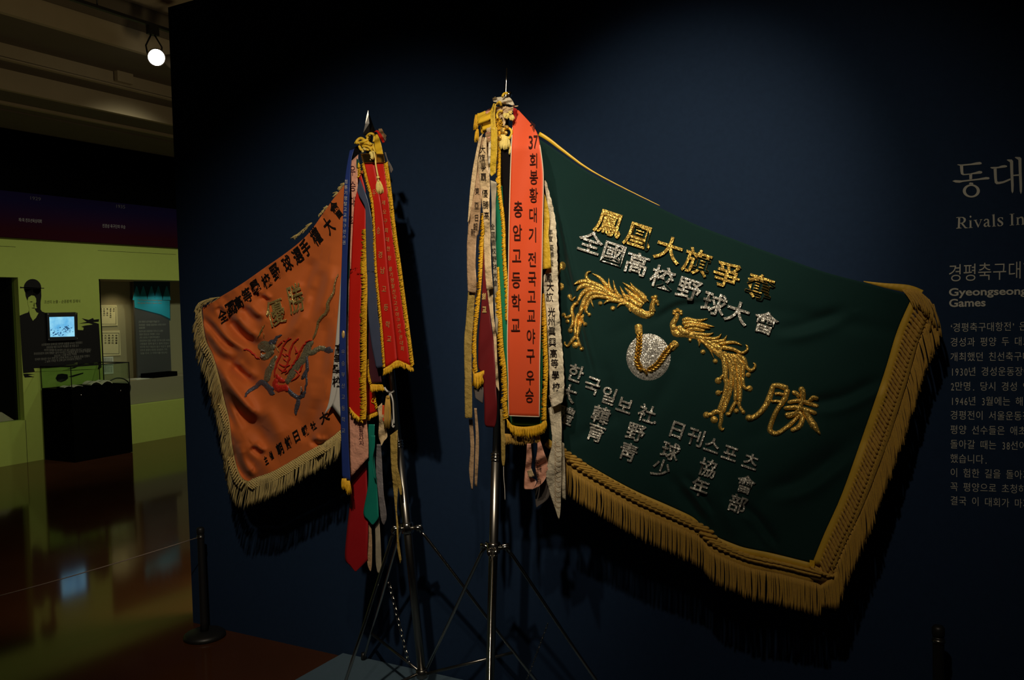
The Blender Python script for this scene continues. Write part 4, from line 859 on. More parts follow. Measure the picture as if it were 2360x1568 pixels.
# phoenixes
def phoenix(f, sc, strokes, discs, name, lab):
    m = MB(); 
    for i, (pts, wd) in enumerate(strokes): stroke(m, [f(*p) for p in pts], [q*sc for q in wd], dG, .004+.0018*(i % 3), 4, .0015+.0012*(i % 2))
    for x, y, r in discs: disc(m, *f(x, y), r*sc, r*sc, dG, .006, 12)
    o = m.build(name, M['gold'], pG); o['label'] = lab; return o
f1 = lambda x, y: (1290+x/6.533, 590+y/6.533)
T3 = lambda w_: [w_*.5, w_, w_*.15]
st1 = [([(1420, 850), (1300, 890), (1170, 830), (1040, 740), (900, 650)], [70, 120, 130, 90, 70]), ([(900, 650), (780, 590), (640, 520), (500, 470)], [70, 90, 100, 90]), ([(1400, 850), (1390, 790), (1400, 720), (1430, 640)], [110, 90, 75, 60]), ([(1290, 910), (1350, 900), (1400, 850)], [40, 60, 40]),
 ([(1290, 700), (1230, 600), (1100, 500), (945, 400)], [90, 110, 60, 12]), ([(1290, 680), (1200, 560), (1110, 470), (1062, 400)], [60, 70, 40, 10]), ([(1270, 720), (1160, 650), (1040, 540), (975, 475)], [80, 90, 50, 12]), ([(1240, 760), (1120, 700), (1040, 620), (1000, 580)], [80, 80, 50, 12]), ([(1345, 690), (1300, 650), (1290, 600)], [8, 40, 50]),
 ([(1030, 680), (970, 590), (905, 455)], [70, 50, 8]), ([(930, 640), (850, 540), (805, 365)], [70, 52, 8]), ([(800, 560), (750, 470), (738, 330)], [70, 50, 8]), ([(740, 500), (660, 390), (580, 310), (485, 265)], [70, 56, 40, 10]), ([(560, 450), (440, 380), (400, 310), (420, 250), (475, 235)], [80, 60, 48, 36, 10]),
 ([(760, 570), (600, 460), (420, 390), (300, 390), (210, 432)], [60, 80, 80, 60, 14]), ([(740, 580), (560, 490), (400, 440), (300, 470), (250, 530)], [60, 70, 80, 60, 12]), ([(740, 600), (560, 520), (440, 500), (330, 580), (270, 700)], [60, 70, 80, 60, 30]), ([(720, 600), (580, 560), (470, 560), (380, 660), (330, 800), (290, 900)], [50, 70, 80, 80, 70, 50]), ([(700, 620), (560, 590), (480, 620), (410, 740), (380, 860)], [50, 60, 70, 60, 16]), ([(900, 670), (760, 640), (620, 610), (520, 620), (470, 660), (510, 780)], [50, 60, 60, 60, 40, 10]),
 ([(960, 700), (800, 670), (720, 680), (660, 725)], [60, 60, 50, 8]), ([(1010, 720), (920, 720), (860, 780)], [60, 50, 8]), ([(1060, 760), (1050, 810), (1068, 845)], [50, 40, 8]),
 ([(280, 700), (220, 740), (180, 820), (200, 920), (190, 1030), (150, 1110)], [50, 60, 55, 50, 46, 40]), ([(210, 880), (150, 910), (90, 930), (60, 880)], [50, 44, 40, 36]), ([(240, 610), (190, 660), (155, 640), (150, 600)], [16, 36, 36, 30]),
 ([(290, 860), (260, 960), (240, 1080), (240, 1210)], [50, 66, 60, 60]), ([(320, 900), (310, 1000), (290, 1110), (260, 1220)], [46, 60, 50, 50]), ([(240, 1210), (180, 1280), (120, 1360), (75, 1330), (80, 1290)], [60, 50, 40, 34, 20]), ([(260, 1220), (290, 1300), (320, 1380)], [60, 44, 40]), ([(360, 880), (340, 960), (380, 1030)], [40, 40, 24]), ([(410, 760), (400, 830), (440, 890)], [40, 40, 20])]
ds1 = [(1440, 620, 34), (1395, 625, 24), (1460, 690, 34), (1480, 735, 22), (150, 610, 36), (60, 890, 34), (118, 988, 32), (160, 1125, 40), (235, 1345, 52), (332, 1400, 34), (610, 715, 34), (800, 790, 38), (445, 885, 30), (385, 1030, 32)]
phoenix(f1, 1/6.533, st1, ds1, 'phoenix_emblem', 'upper left gold sequin phoenix')
f2 = lambda x, y: (1420+x/5.058, 700+y/5.058)
st2 = [([(650, 260), (690, 340), (800, 350), (940, 380), (1080, 450), (1230, 540)], [40, 90, 90, 80, 70, 80]), ([(715, 110), (700, 170), (660, 240), (680, 310)], [46, 60, 70, 80]), ([(720, 260), (780, 330), (860, 340)], [70, 90, 60]),
 ([(770, 200), (830, 180), (940, 200), (1068, 175)], [36, 50, 40, 8]), ([(770, 230), (860, 220), (1000, 240), (1145, 270)], [44, 60, 44, 8]), ([(790, 270), (880, 250), (1000, 270), (1098, 290)], [44, 56, 40, 8]), ([(820, 310), (920, 290), (1000, 310), (1040, 310)], [50, 56, 36, 8]),
 ([(900, 350), (1000, 360), (1080, 360), (1135, 340)], [50, 44, 30, 6]), ([(1020, 400), (1120, 410), (1190, 395), (1228, 348)], [50, 44, 34, 6]), ([(1100, 440), (1210, 440), (1265, 415), (1292, 368)], [50, 44, 30, 6]), ([(1180, 480), (1290, 455), (1390, 455), (1468, 487)], [50, 44, 34, 8]), ([(1230, 510), (1360, 530), (1460, 575), (1525, 545), (1528, 500), (1505, 478)], [60, 44, 36, 34, 28, 8]),
 ([(960, 400), (1060, 480), (1160, 560), (1250, 640)], [40, 60, 60, 60]), ([(980, 420), (1080, 520), (1140, 640)], [30, 30, 8]), ([(950, 420), (970, 460), (965, 500)], [20, 30, 10]),
 ([(1200, 540), (1250, 640), (1270, 760), (1270, 860), (1290, 940), (1270, 1060), (1225, 1180), (1200, 1260)], [50, 60, 66, 60, 60, 60, 56, 56]), ([(1250, 560), (1320, 680), (1345, 800), (1340, 920), (1320, 1040), (1280, 1160), (1235, 1280)], [60, 66, 66, 60, 60, 60, 56]),
 ([(1300, 580), (1360, 680), (1380, 800), (1390, 900), (1395, 1020), (1390, 1140)], [60, 60, 60, 58, 52, 50]), ([(1330, 590), (1420, 700), (1430, 820), (1440, 940), (1445, 1060), (1435, 1150)], [60, 66, 60, 56, 50, 50]), ([(1360, 590), (1470, 700), (1475, 820), (1480, 930), (1510, 990), (1560, 985)], [50, 60, 50, 44, 40, 34]), ([(1400, 590), (1490, 650), (1520, 740), (1570, 780), (1615, 750), (1620, 710), (1595, 690)], [50, 60, 50, 44, 40, 30, 8]),
 ([(1230, 1270), (1160, 1260), (1110, 1290), (1060, 1300)], [60, 56, 48, 44]), ([(1225, 1270), (1225, 1360), (1210, 1430), (1235, 1475), (1260, 1450)], [56, 46, 46, 34, 16]), ([(1400, 1140), (1350, 1220), (1320, 1290), (1290, 1280)], [50, 44, 40, 30]), ([(1430, 1140), (1440, 1200), (1480, 1260)], [50, 40, 40]), ([(1250, 830), (1210, 880), (1185, 900)], [30, 44, 40]), ([(1240, 1020), (1210, 1040)], [16, 20, 16])]
ds2 = [(715, 75, 26), (680, 90, 24), (752, 95, 24), (670, 115, 18), (760, 120, 18), (1190, 900, 40), (1190, 1042, 34), (1555, 992, 38), (1540, 832, 32), (1052, 1300, 40), (1142, 1355, 44), (1400, 1252, 32), (1012, 565, 30), (1155, 672, 30), (860, 425, 22), (1300, 1290, 26), (1480, 1265, 26)]
phoenix(f2, 1/5.058, st2, ds2, 'phoenix_emblem', 'lower right gold sequin phoenix')
m = MB(); disc(m, 1296, 613, 8, 10, dG); disc(m, 1292, 661, 8, 9, dG); stroke(m, [(1284, 640), (1289, 626), (1292, 618)], 5, dG); m.build('emblem_edge', M['gold'], pG)
m = MB(); disc(m, 1494.5, 823.5, 51, 54, dG, .007, 40, .001, 6); ball = m.build('ball_emblem', M['silver'], pG); ball['label'] = 'round silver sequin ball with gold laurel'
def dB(x, y):
    q = ((x-1494.5)/51)**2+((y-823.5)/54)**2; return dG(x, y)+.001+.007*math.sqrt(max(0, 1-q))
m = MB()
for pts in ([(270, 372), (268, 460), (258, 560), (245, 650), (262, 720), (305, 778)], [(640, 505), (575, 580), (520, 660), (470, 720), (410, 762), (355, 785)]):
    P = resample(spline([f2(*p) for p in pts]), 12)
    for i in range(11):
        p, q = P[i], P[i+1]; tx, ty = q[0]-p[0], q[1]-p[1]; l = math.hypot(tx, ty); tx /= l; ty /= l
        for sg in (-1, 1): stroke(m, [(p[0]+tx*7, p[1]+ty*7), (p[0]+tx*1-ty*sg*3.2, p[1]+ty*1+tx*sg*3.2), (p[0]-tx*6-ty*sg*7.5, p[1]-ty*6+tx*sg*7.5)], [1.5, 7, 1], dB, .004, 3, .002)
for pts in ([(252, 325), (255, 340), (315, 325), (310, 325)],): pass
stroke(m, [f2(270, 790), f2(310, 770), f2(350, 785)], [6, 7, 6], dB, .006, 3, .003); stroke(m, [f2(310, 770), f2(345, 800), f2(358, 832)], [5, 6, 6], dB, .006, 3, .003)
m.build('laurel_spray', M['leaf'], ball)
for a, b, w_ in (((258, 238), (268, 365), 17.5), ((712, 447), (628, 535), 18)):
    m = MB(); pa, pb = f2(*a), f2(*b); stroke(m, [pa, ((pa[0]+pb[0])/2, (pa[1]+pb[1])/2), pb], [w_, w_, w_*.9], dB, .005, 3, .002)
    tx, ty = (pb[0]-pa[0]), (pb[1]-pa[1])
    for q in (.55, .8): stroke(m, [(pa[0]+tx*(q-.2), pa[1]+ty*(q-.2)), (pa[0]+tx*q, pa[1]+ty*q), (pa[0]+tx*(q+.2), pa[1]+ty*(q+.2))], [1, 5, 1], lambda x, y: dB(x, y)+.006, .003, 3, .002)
    m.build('gold_cap', M['gold'], ball)
# ================================================================== streamers
def wob(d0, amp=.006, k=60., ph=0., top=None, slope=0.):
    def f(x, y):
        d = d0+amp*math.sin(y/k+ph+x*.03)+.5*amp*math.sin(y/(k*.37)+2*ph+x*.11)+slope*(y-600)/1000
        if top: d += (top[1]-d0)*max(0, 1-(y-top[0])/90.)
        return d
    return f
def ribbon(name, label, mt, L, R, df, origin=None, group=None, n=46, c=8, extra=True, cat='ribbon', sp=True):
    top = W((L[0][0]+R[0][0])/2, L[0][1], df(L[0][0], L[0][1]))
    t = thing(name, top, label, cat, group) if extra else None
    o = strip(L, R, df, n, c, sp=sp).build('cloth' if extra else name, M[mt], t)
    if not extra: tag(o, label, cat, group)
    return t if extra else o
def edge_fringe(par, path, off, df, n, r=.0022, mt='yel', name='fringe', eps=.001, jit=1.2):
    m = MB(); fringe(m, path, off, n, r, df, jit, 1, 3, eps); return m.build(name, M[mt], par)
def edge_loops(par, path, wd, df, step=4.2, r=.0022, mt='yel', name='edge_trim', eps=.002):
    P = spline(path); L = sum(math.hypot(b[0]-a[0], b[1]-a[1]) for a, b in zip(P, P[1:])); n = max(4, int(L/step)); P = resample(P, n); m = MB()
    for i in range(n-1):
        p, q = P[i], P[i+1]; l = math.hypot(q[0]-p[0], q[1]-p[1]) or 1; nx, ny = -(q[1]-p[1])/l, (q[0]-p[0])/l
        for s in (0, 1):
            a = random.uniform(.6, 1.1)*wd; b = random.uniform(-3, 3)
            m.tube([W(p[0]+nx*a*t-nx*wd*.5+(q[0]-p[0])*.4*s, p[1]+ny*a*t-ny*wd*.5+b*t+4*t, df(p[0], p[1])+eps+random.uniform(0, .005)*math.sin(PI*t)) for t in (0, .33, .66, 1)], r, 5)
    return m.build(name, M[mt], par)
def vtext(par, s, pts, w_, h_, df, mt='stext', ang=0., off=.0, lift=.0, name='lettering', eps=.0022):
    m = MB()
    for ch, p in zip(s, pts):
        if ch != ' ': ang_ = ang+random.gauss(0, .06) if mt == 'stext' else ang; letter(m, ch, p, (w_*math.cos(ang_), w_*math.sin(ang)), (h_*math.sin(ang), -h_*math.cos(ang)), on(df), lift, off, .0, eps, 'em')
    return m.build(name, M[mt], par)
def lerp(a, b, n): return [(a[0]+(b[0]-a[0])*i/(n-1), a[1]+(b[1]-a[1])*i/(n-1)) for i in range(n)]
def cordm(pts, r, df, sub=5, n=8, mb=None): return (mb or MB()).tube([W(p[0], p[1], df(p[0], p[1])+(p[2] if len(p) > 2 else 0)) for p in spline([tuple(p)+((0,) if len(p) == 2 else ()) for p in pts], sub)], r, n)
def tassel(mb, top, bot, w0, w1, df, n=26, r=.0018):
    for i in range(n):
        q = (i+.5)/n-.5; z = .006*math.cos(q*PI)*random.uniform(.2, 1.2)
        a = (top[0]+w0*q, top[1]); b = (bot[0]+w1*q+random.gauss(0, 1), bot[1]+random.gauss(0, 2))
        mb.tube([W(a[0]+(b[0]-a[0])*t+math.sin(PI*t)*w1*q*.35, a[1]+(b[1]-a[1])*t, df(a[0], a[1])+z*(.4+t)) for t in (0, .35, .7, 1)], r, 5)
    return mb
GL_, GR_ = 'streamers on the left flag stand', 'streamers on the right flag stand'
a6 = lambda x, y: (760+x/3.92, 230+y/3.92); A6 = lambda *p: [a6(*q) for q in p]
a7 = lambda x, y: (760+x/3.92, 600+y/3.92); A7 = lambda *p: [a7(*q) for q in p]
a8 = lambda x, y: (760+x/3.92, 940+y/3.92); A8 = lambda *p: [a8(*q) for q in p]
# ---------------------------------------------------------------- left cluster
# white satin with black letters, swallow-tailed
f = wob(.345, .004, 50, 1)
t = ribbon('white_ribbon', 'white satin ribbon with swallow tail and black letters over the orange flag', 'wsatin', [(790, 560), (787, 620), (773, 790), (757, 950), (765, 934)], [(803, 560), (803, 620), (803, 790), (803, 950), (803, 966)], f, group=GL_)
t.children[0].data.materials[0] = M['wsatin']
bpy.data.objects.remove(t.children[0])
m = strip([(790, 560), (787, 620), (773, 790), (760, 915), (746, 957)], [(796, 560), (795, 620), (788, 790), (775, 900), (764, 937)], f, 40, 6)
strip([(796, 560), (795, 620), (788, 790), (775, 900), (764, 937)], [(806, 560), (806, 620), (806, 790), (796, 900), (785, 964)], f, 40, 6, mb=m)
m.build('cloth', M['wsatin'], t)
vtext(t, '高等學校', [(782, 805), (780, 828), (776, 852), (776, 880)], 21, 25, f, off=.02)
# blue ribbon with gold lettering
f = wob(.395, .003, 60, .4, (350, .345))
t = ribbon('blue_ribbon', 'narrow royal blue ribbon with small pale lettering, leftmost on the left pole', 'bluerib', A6((180, 458), (150, 620), (130, 800), (118, 1100), (110, 1400))+A7((108, 0), (92, 500), (85, 900), (92, 1300))+A8((95, 0), (105, 400), (112, 645)), A6((222, 440), (192, 560), (180, 800), (170, 1100), (160, 1400))+A7((158, 0), (148, 500), (145, 900), (158, 1300))+A8((160, 0), (172, 400), (186, 665)), f, group=GL_, n=80)
vtext(t, '청룡기쟁탈고교야구선수권', lerp(a6(150, 740), a6(130, 1290), 12), 8.5, 10.5, f, 'wsatin', 0, -.006)
vtext(t, '우승부산고등학교', lerp(a7(122, 830), a7(124, 1540), 8), 9.5, 12.5, f, 'wtext2', 0, -.008)
m = MB(); disc(m, *a7(122, 670), 3.6, 9, f, .002, 16); m.build('round_badge', M['gthr'], t)
m = MB(); tassel(m, a8(130, 640), a8(130, 735), 9, 11, f, 22); tassel(m, a8(165, 660), a8(172, 780), 7, 8, f, 16); m.build('end_tassel', M['yel'], t)
# bottle green ribbon peeping between blue and pink
ribbon('green_ribbon', 'thin bottle green ribbon edge between the blue and pink ribbons', 'dgreen', A6((158, 1150), (154, 1400), (150, 1568))+A7((140, 200), (142, 420)), A6((176, 1150), (176, 1400), (178, 1568))+A7((168, 200), (166, 480)), wob(.372, .002, 70, 2), group=GL_, extra=False)
ribbon('green_ribbon', 'tiny bottle green ribbon corner beside the gold plate fringe', 'dgreen', A6((242, 530), (240, 580), (242, 620)), A6((262, 545), (268, 580), (256, 625)), wob(.378, .002, 70, 2), group=GL_, extra=False, n=14)
# pink ribbon
f = wob(.365, .005, 55, 2.2, (360, .345))
t = ribbon('pink_ribbon', 'pale pink satin ribbon with dark brush letters on the left pole', 'pink', A6((188, 560), (186, 700), (190, 900), (180, 1200), (172, 1568))+A7((170, 200), (165, 600), (150, 900), (165, 1400))+A8((165, 100), (175, 400), (187, 630)), A6((256, 495), (252, 650), (250, 820), (230, 1000), (215, 1300), (215, 1568))+A7((220, 300), (270, 900), (320, 1400))+A8((330, 100), (348, 300), (348, 450)), f, group=GL_, n=90)
vtext(t, '우승대회', A6((208, 640), (210, 780), (212, 920), (200, 1090)), 16, 26, f, 'maroon', off=.0)
vtext(t, '황금사자', A8((285, 195), (285, 235), (285, 275), (290, 320)), 13, 12, f, 'maroon')
# second red pennant
f = wob(.391, .003, 65, 3, (440, .385))
t = ribbon('red_pennant', 'plain red pennant with thick yellow fringe along its right side', 'red', A6((262, 780), (225, 920), (205, 1200), (188, 1568))+A7((180, 100), (168, 600), (168, 900), (172, 1330), (200, 1370), (270, 1430)), A6((270, 640), (318, 800), (325, 950), (322, 1200), (300, 1568))+A7((292, 100), (282, 400), (272, 800), (276, 1100), (280, 1300), (290, 1440)), f, group=GL_, n=80)
edge_loops(t, A6((262, 590), (270, 650), (255, 700)), 6, f, 3.4, .0022)
edge_loops(t, A6((325, 1160), (318, 1300), (310, 1440), (312, 1568))+A7((312, 0), (315, 200), (308, 420), (305, 700), (305, 900), (300, 1100), (305, 1300), (298, 1440)), 15, f, 2.6, .0024)
edge_fringe(t, A7((178, 1330), (215, 1375), (285, 1435)), [(-1, 12), (2, 10)], f, 26)
# third red pennant low behind it
f = wob(.345, .003, 60, 1)
t = ribbon('red_pennant', 'short red pennant tip with yellow fringe peeping out below the maroon one', 'red', A7((320, 1000), (330, 1250), (338, 1400)), A7((385, 1000), (410, 1200), (425, 1365)), f, group=GL_, n=20)
edge_fringe(t, A7((338, 1405), (425, 1370)), [(0, 12), (0, 9)], f, 20); edge_loops(t, A7((388, 1180), (405, 1260), (425, 1340)), 5, f, 3.5)
m = cordm([(860, 918), (856, 926), (862, 928), (866, 918), (861, 912)], .0016, lambda x, y: f(x, y)+.004); m.build('loop_thread', M['yel'], t)
# maroon pennant behind the slate ribbon
f = wob(.37, .003, 70, .7)
t = ribbon('maroon_pennant', 'dark maroon pennant with short yellow bottom fringe behind the slate ribbon', 'maroon', A7((335, 300), (340, 700), (350, 1000), (372, 1115)), A7((400, 300), (440, 700), (455, 1000), (470, 1105)), f, group=GL_, n=40)
edge_fringe(t, A7((365, 1120), (420, 1122), (475, 1125)), [(1, 17), (4, 14)], f, 30); edge_loops(t, A7((338, 900), (345, 1020), (368, 1120)), 6, f, 3.2)
# slate ribbon
f = wob(.411, .003, 45, 4, (410, .40))
ribbon('slate_ribbon', 'slate blue satin ribbon hanging left of the lettered red pennant', 'slate', A6((255, 770), (250, 840), (300, 930), (322, 1000), (325, 1200), (335, 1568))+A7((338, 100), (345, 480), (375, 750), (400, 880), (420, 978)), A6((270, 712), (300, 790), (335, 880), (365, 1000), (390, 1200), (408, 1568))+A7((418, 100), (430, 450), (460, 650), (488, 850), (494, 965)), f, group=GL_, n=70, extra=False)
# main red pennant
f = wob(.425, .003, 80, 5, (370, .39))
PL, PR = [(838, 376), (848, 418), (860, 470), (865, 560), (868, 626), (880, 753), (887, 848)], [(885, 374), (894, 440), (905, 536), (916, 613), (926, 689), (938, 779), (946, 842)]
mid = [((a[0]+b[0])/2, (a[1]+b[1])/2) for a, b in zip(PL, PR)]; mid[-1] = (915, 832)
t = thing('red_pennant', W(861, 376, .41), 'large red pennant with gold Korean lettering and gold plate, front of the left stand', 'ribbon', GL_)
m = strip(PL, mid, f, 60, 5); strip(mid, PR, f, 60, 5, mb=m); m.build('cloth', M['red'], t)
edge_loops(t, [(p[0]-2, p[1]) for p in PL], 6, f, 3.0, .002); edge_loops(t, [(p[0]+4, p[1]) for p in PR], 9, f, 2.8, .0022)
edge_fringe(t, [(884, 850), (900, 841), (915, 831), (930, 836), (950, 845)], [(-1, 17), (3, 14)], f, 52, .0019)
band_p = [(886, 376), (895, 440), (906, 536), (917, 613), (927, 689), (939, 779), (948, 842)]
m = MB(); stroke(m, band_p, [3, 4, 3], f, .002); m.build('gold_binding', M['yel'], t)
vtext(t, '경남고등학교', A6((458, 1400), (478, 1540))+A7((492, 260), (510, 425), (525, 580), (538, 710)), 12.5, 17, f, 'gthr', .06, -.004)
vtext(t, '우승', A6((402, 840), (440, 1180)), 10, 18, f, 'gthr', .06, -.008)
vtext(t, '제오구회대한청룡기쟁탈전국고교야구선수권대회', lerp(a6(488, 930), a6(540, 1430), 7)+lerp(a6(550, 1530), a7(665, 850), 16)[:16], 9.5, 12, f, 'gthr', .06, -.006)
gp = lambda x, y: f(x, y)+.004
m = polyd([(831, 354.5), (884, 355), (887, 375), (837, 375.5)], gp, th=.003); m.build('gold_plate', M['goldmetal'], t, False)
m = MB()
for a, b in (((831, 355), (884, 355.5)), ((837, 375), (887, 374.5)), ((831, 355), (837, 375)), ((884, 355), (887, 375))): stroke(m, [a, ((a[0]+b[0])/2, (a[1]+b[1])/2), b], [2, 2, 2], gp, .003)
m.build('plate_rim', M['goldmetal'], t)
m = MB(); c_ = (857.5, 367.5); m.tube([W(c_[0]+4.2*math.cos(q), c_[1]+4*math.sin(q), gp(*c_)+.003) for q in [2*PI*k/14 for k in range(15)]], .0018, 6, False); m.build('eyelet', M['goldmetal'], t)
m = cordm([(855, 352), (861, 350), (864, 360), (866, 378), (869, 395), (871, 405)], .0032, lambda x, y: f(x, y)+.010); m.build('hanging_cord', M['pcord'], t)
m = MB(); gq = lambda x, y: f(x, y)+.010; disc(m, 871, 409, 4, 4, gq, .006, 10); disc(m, 872, 416, 3, 3, gq, .005, 10); tassel(m, (873, 418), (876, 444), 7, 15, gq, 30, .0016); m.build('tassel', M['pcord'], t)
# ribbons reaching far down
f = wob(.335, .004, 50, 2)
ribbon('crimson_ribbon', 'long crimson ribbon with pointed end, lowest at the left stand', 'crim', A8((170, 500), (185, 800), (155, 1100), (137, 1360), (180, 1425), (231, 1483)), A8((330, 500), (340, 800), (345, 1100), (338, 1330), (336, 1380), (234, 1483)), f, group=GL_, extra=False, n=60)
ribbon('tan_ribbon', 'narrow tan ribbon end between the crimson and grey-green ribbons', 'tan', A8((345, 1050), (340, 1300), (340, 1420), (366, 1480)), A8((372, 1050), (382, 1250), (378, 1420), (370, 1482)), wob(.33, .003, 30, 1), group=GL_, extra=False, n=30)
ribbon('greygreen_ribbon', 'narrow grey-green ribbon end hanging lowest right of the crimson ribbon', 'graycr', A8((405, 950), (412, 1200), (415, 1400), (432, 1495)), A8((440, 950), (455, 1150), (465, 1440), (438, 1500)), wob(.332, .003, 30, 3), group=GL_, extra=False, n=30)
f = wob(.35, .005, 40, 1)
t = ribbon('teal_ribbon', 'teal green satin ribbon with pointed end below the pink ribbon', 'teal', A8((340, 150), (345, 440), (345, 700), (303, 950), (340, 1010), (385, 1060)), A8((405, 150), (400, 440), (425, 700), (440, 950), (436, 1000), (390, 1060)), f, group=GL_, extra=False, n=60)
ribbon('teal_ribbon', 'thin folded teal ribbon tail right beside the teal pointed ribbon', 'teal', A8((370, 250), (372, 430), (385, 560), (400, 640)), A8((408, 250), (405, 360), (388, 470), (412, 650)), wob(.362, .003, 30, 1), group=GL_, extra=False, n=24)
ribbon('grey_ribbon', 'grey satin ribbon with ragged right edge beside the teal ribbon', 'grey', A8((425, 330), (415, 560), (438, 800), (460, 1000), (484, 1060)), A8((460, 330), (470, 480), (485, 760), (513, 980), (488, 1064)), wob(.342, .005, 26, .3), group=GL_, extra=False, n=40)
ribbon('olive_ribbon', 'long narrow olive gold ribbon hanging beside the left pole', 'olive', A8((545, 250), (552, 500), (575, 750), (598, 1000), (606, 1190), (612, 1290), (635, 1410)), A8((612, 200), (610, 500), (620, 620), (606, 900), (616, 1050), (622, 1190), (648, 1380)), wob(.345, .005, 30, 2), group=GL_, extra=False, n=60)
ribbon('olive_ribbon', 'short olive ribbon tail touching the left pole', 'olive', A8((590, 550), (612, 680), (635, 790)), A8((612, 540), (645, 680), (650, 790)), wob(.35, .003, 30, 2), group=GL_, extra=False, n=20)
# bits by the pole
f = wob(.34, .003, 30, 1)
m = cordm([a7(495, 1150), a7(520, 1185), a7(560, 1195), a7(580, 1180)], .004, f); cordm([a7(545, 1195), a7(535, 1250), a7(540, 1330), a7(555, 1420), a7(568, 1500)], .0034, f, mb=m); cordm([a7(548, 1195), a7(570, 1270), a7(575, 1350), a7(580, 1480)], .0034, f, mb=m); cordm([a7(560, 1490), a7(575, 1510), a7(582, 1495)], .003, f, mb=m)
tag(m.build('knotted_rope', M['wsatin']), 'white cord knotted round the left pole just below the clamp ring', 'rope')
t = thing('gold_tassel', W(*a7(525, 1220), .35), 'gold thread tassel hanging left of the white cord on the left pole', 'tassel')
m = MB(); f = wob(.355, .002, 30, 1); disc(m, *a7(525, 1240), 5, 5, f, .006, 10); m.build('knot', M['fringe'], t)
m = MB(); tassel(m, a7(525, 1245), a7(518, 1510), 8, 13, f, 34, .0018); m.build('threads', M['fringe'], t)
ribbon('cream_ribbon', 'crumpled cream ribbon end between the tassel and the red pennant tip', 'cream', A7((430, 1330), (445, 1450))+A8((440, 200), (440, 260), (465, 345)), A7((470, 1290), (490, 1440))+A8((505, 180), (520, 260), (490, 300)), wob(.35, .008, 14, 1), group=GL_, extra=False, n=30)
ribbon('orange_ribbon', 'tiny orange ribbon scrap beside the gold tassel on the left pole', 'coral', A7((475, 1310), (472, 1400), (482, 1460)), A7((490, 1310), (492, 1400), (492, 1465)), wob(.36, .002, 30, 1), group=GL_, extra=False, n=12)
# top of the left pole
f = lambda x, y: .345
t = thing('yellow_cord_bundle', W(855, 330, .35), 'bundle of yellow cords knotted round the left pole top under the spearhead', 'cord')
m = MB()
c8 = lambda x, y: (790+x/7.838, 240+y/7.838)
for pts, r in (([(230, 720), (270, 650), (330, 620), (400, 660), (420, 720)], .006), ([(300, 720), (360, 680), (450, 690), (520, 730)], .0055), ([(350, 740), (440, 710), (520, 760), (500, 830)], .005), ([(360, 770), (430, 760), (500, 800), (540, 880)], .005), ([(370, 800), (420, 820), (480, 830)], .0055), ([(430, 590), (480, 540), (540, 540), (570, 590), (560, 680)], .005), ([(300, 760), (330, 820), (390, 840)], .006), ([(540, 720), (560, 800), (600, 870)], .005), ([(450, 600), (440, 660), (470, 700)], .005), ([(240, 700), (300, 700), (380, 680), (460, 640)], .006)):
    cordm([c8(*p)+(random.uniform(0, .02),) for p in pts], r, f, 5, 7, m)
m.build('cords', M['cord'], t)
m = MB(); disc(m, *c8(360, 860), 3, 3, lambda x, y: .37, .004, 8); disc(m, *c8(380, 805), 3, 2.5, lambda x, y: .37, .004, 8); disc(m, *c8(400, 820), 3, 3, lambda x, y: .37, .004, 8); m.build('beads', M['pcord'], t)
m = cordm([c8(495, 885), c8(520, 900), c8(535, 960), c8(525, 985)], .007, lambda x, y: .415); m.build('loop_end', M['pcord'], t)
ribbon('yellow_ribbon', 'folded bright yellow ribbon standing up at the top of the left pole', 'yrib', [c8(595, 548), c8(580, 620), c8(570, 750), c8(600, 900)], [c8(625, 548), c8(665, 640), c8(700, 760), c8(728, 905)], wob(.375, .006, 10, 1), group=GL_, extra=False, n=24)
ribbon('red_ribbon', 'dark red ribbon fold behind the yellow ribbon on the left pole top', 'red', [c8(550, 520), c8(610, 500), c8(660, 600), c8(720, 700)], [c8(610, 470), c8(650, 490), c8(720, 590), c8(755, 690)], wob(.36, .006, 10, 1), group=GL_, extra=False, n=20)
m = strip([c8(640, 450), c8(670, 540), c8(715, 600)], [c8(700, 440), c8(740, 520), c8(755, 610)], wob(.365, .006, 8, 2), 14, 6)
for k in range(9): m.tube([W(*c8(735, 520+k*10), .365), W(*c8(765+random.uniform(0, 20), 550+k*14), .37), W(*c8(750+random.uniform(0, 50), 590+k*12), .365)], .0007, 4)
tag(m.build('frayed_gauze', M['brown']), 'frayed brown gauze ribbon end at the very top of the left pole', 'ribbon', GL_)
ribbon('brown_ribbon', 'small brown ribbon tail sticking out right of the gold plate', 'sheer', [c8(750, 870), c8(790, 990), c8(830, 1140), c8(870, 1250)], [c8(775, 870), c8(810, 1000), c8(870, 1100), c8(908, 1190)], wob(.37, .003, 30, 1), group=GL_, extra=False, n=20)
m = strip([c8(130, 830), c8(140, 960), c8(170, 1010)], [c8(330, 720), c8(320, 860), c8(290, 900)], lambda x, y: .335, 14, 8)
tag(m.build('dark_ribbon', M['nblack']), 'dark folded ribbon under the yellow cords at left pole top', 'ribbon', GL_)
edge = ribbon('yellow_trim_ribbon', 'yellow fringe strip hanging left of the gold plate', 'yrib', [c8(275, 1060), c8(265, 1180), c8(270, 1330)], [c8(295, 1060), c8(305, 1180), c8(295, 1330)], wob(.38, .002, 30, 1), group=GL_, extra=False, n=14)
# ---------------------------------------------------------------- right cluster
b1 = lambda x, y: (1060+x/3.92, 140+y/3.92); B1 = lambda *p: [b1(*q) for q in p]
b2 = lambda x, y: (1060+x/3.92, 520+y/3.92); B2 = lambda *p: [b2(*q) for q in p]
b3 = lambda x, y: (1060+x/3.92, 880+y/3.92); B3 = lambda *p: [b3(*q) for q in p]
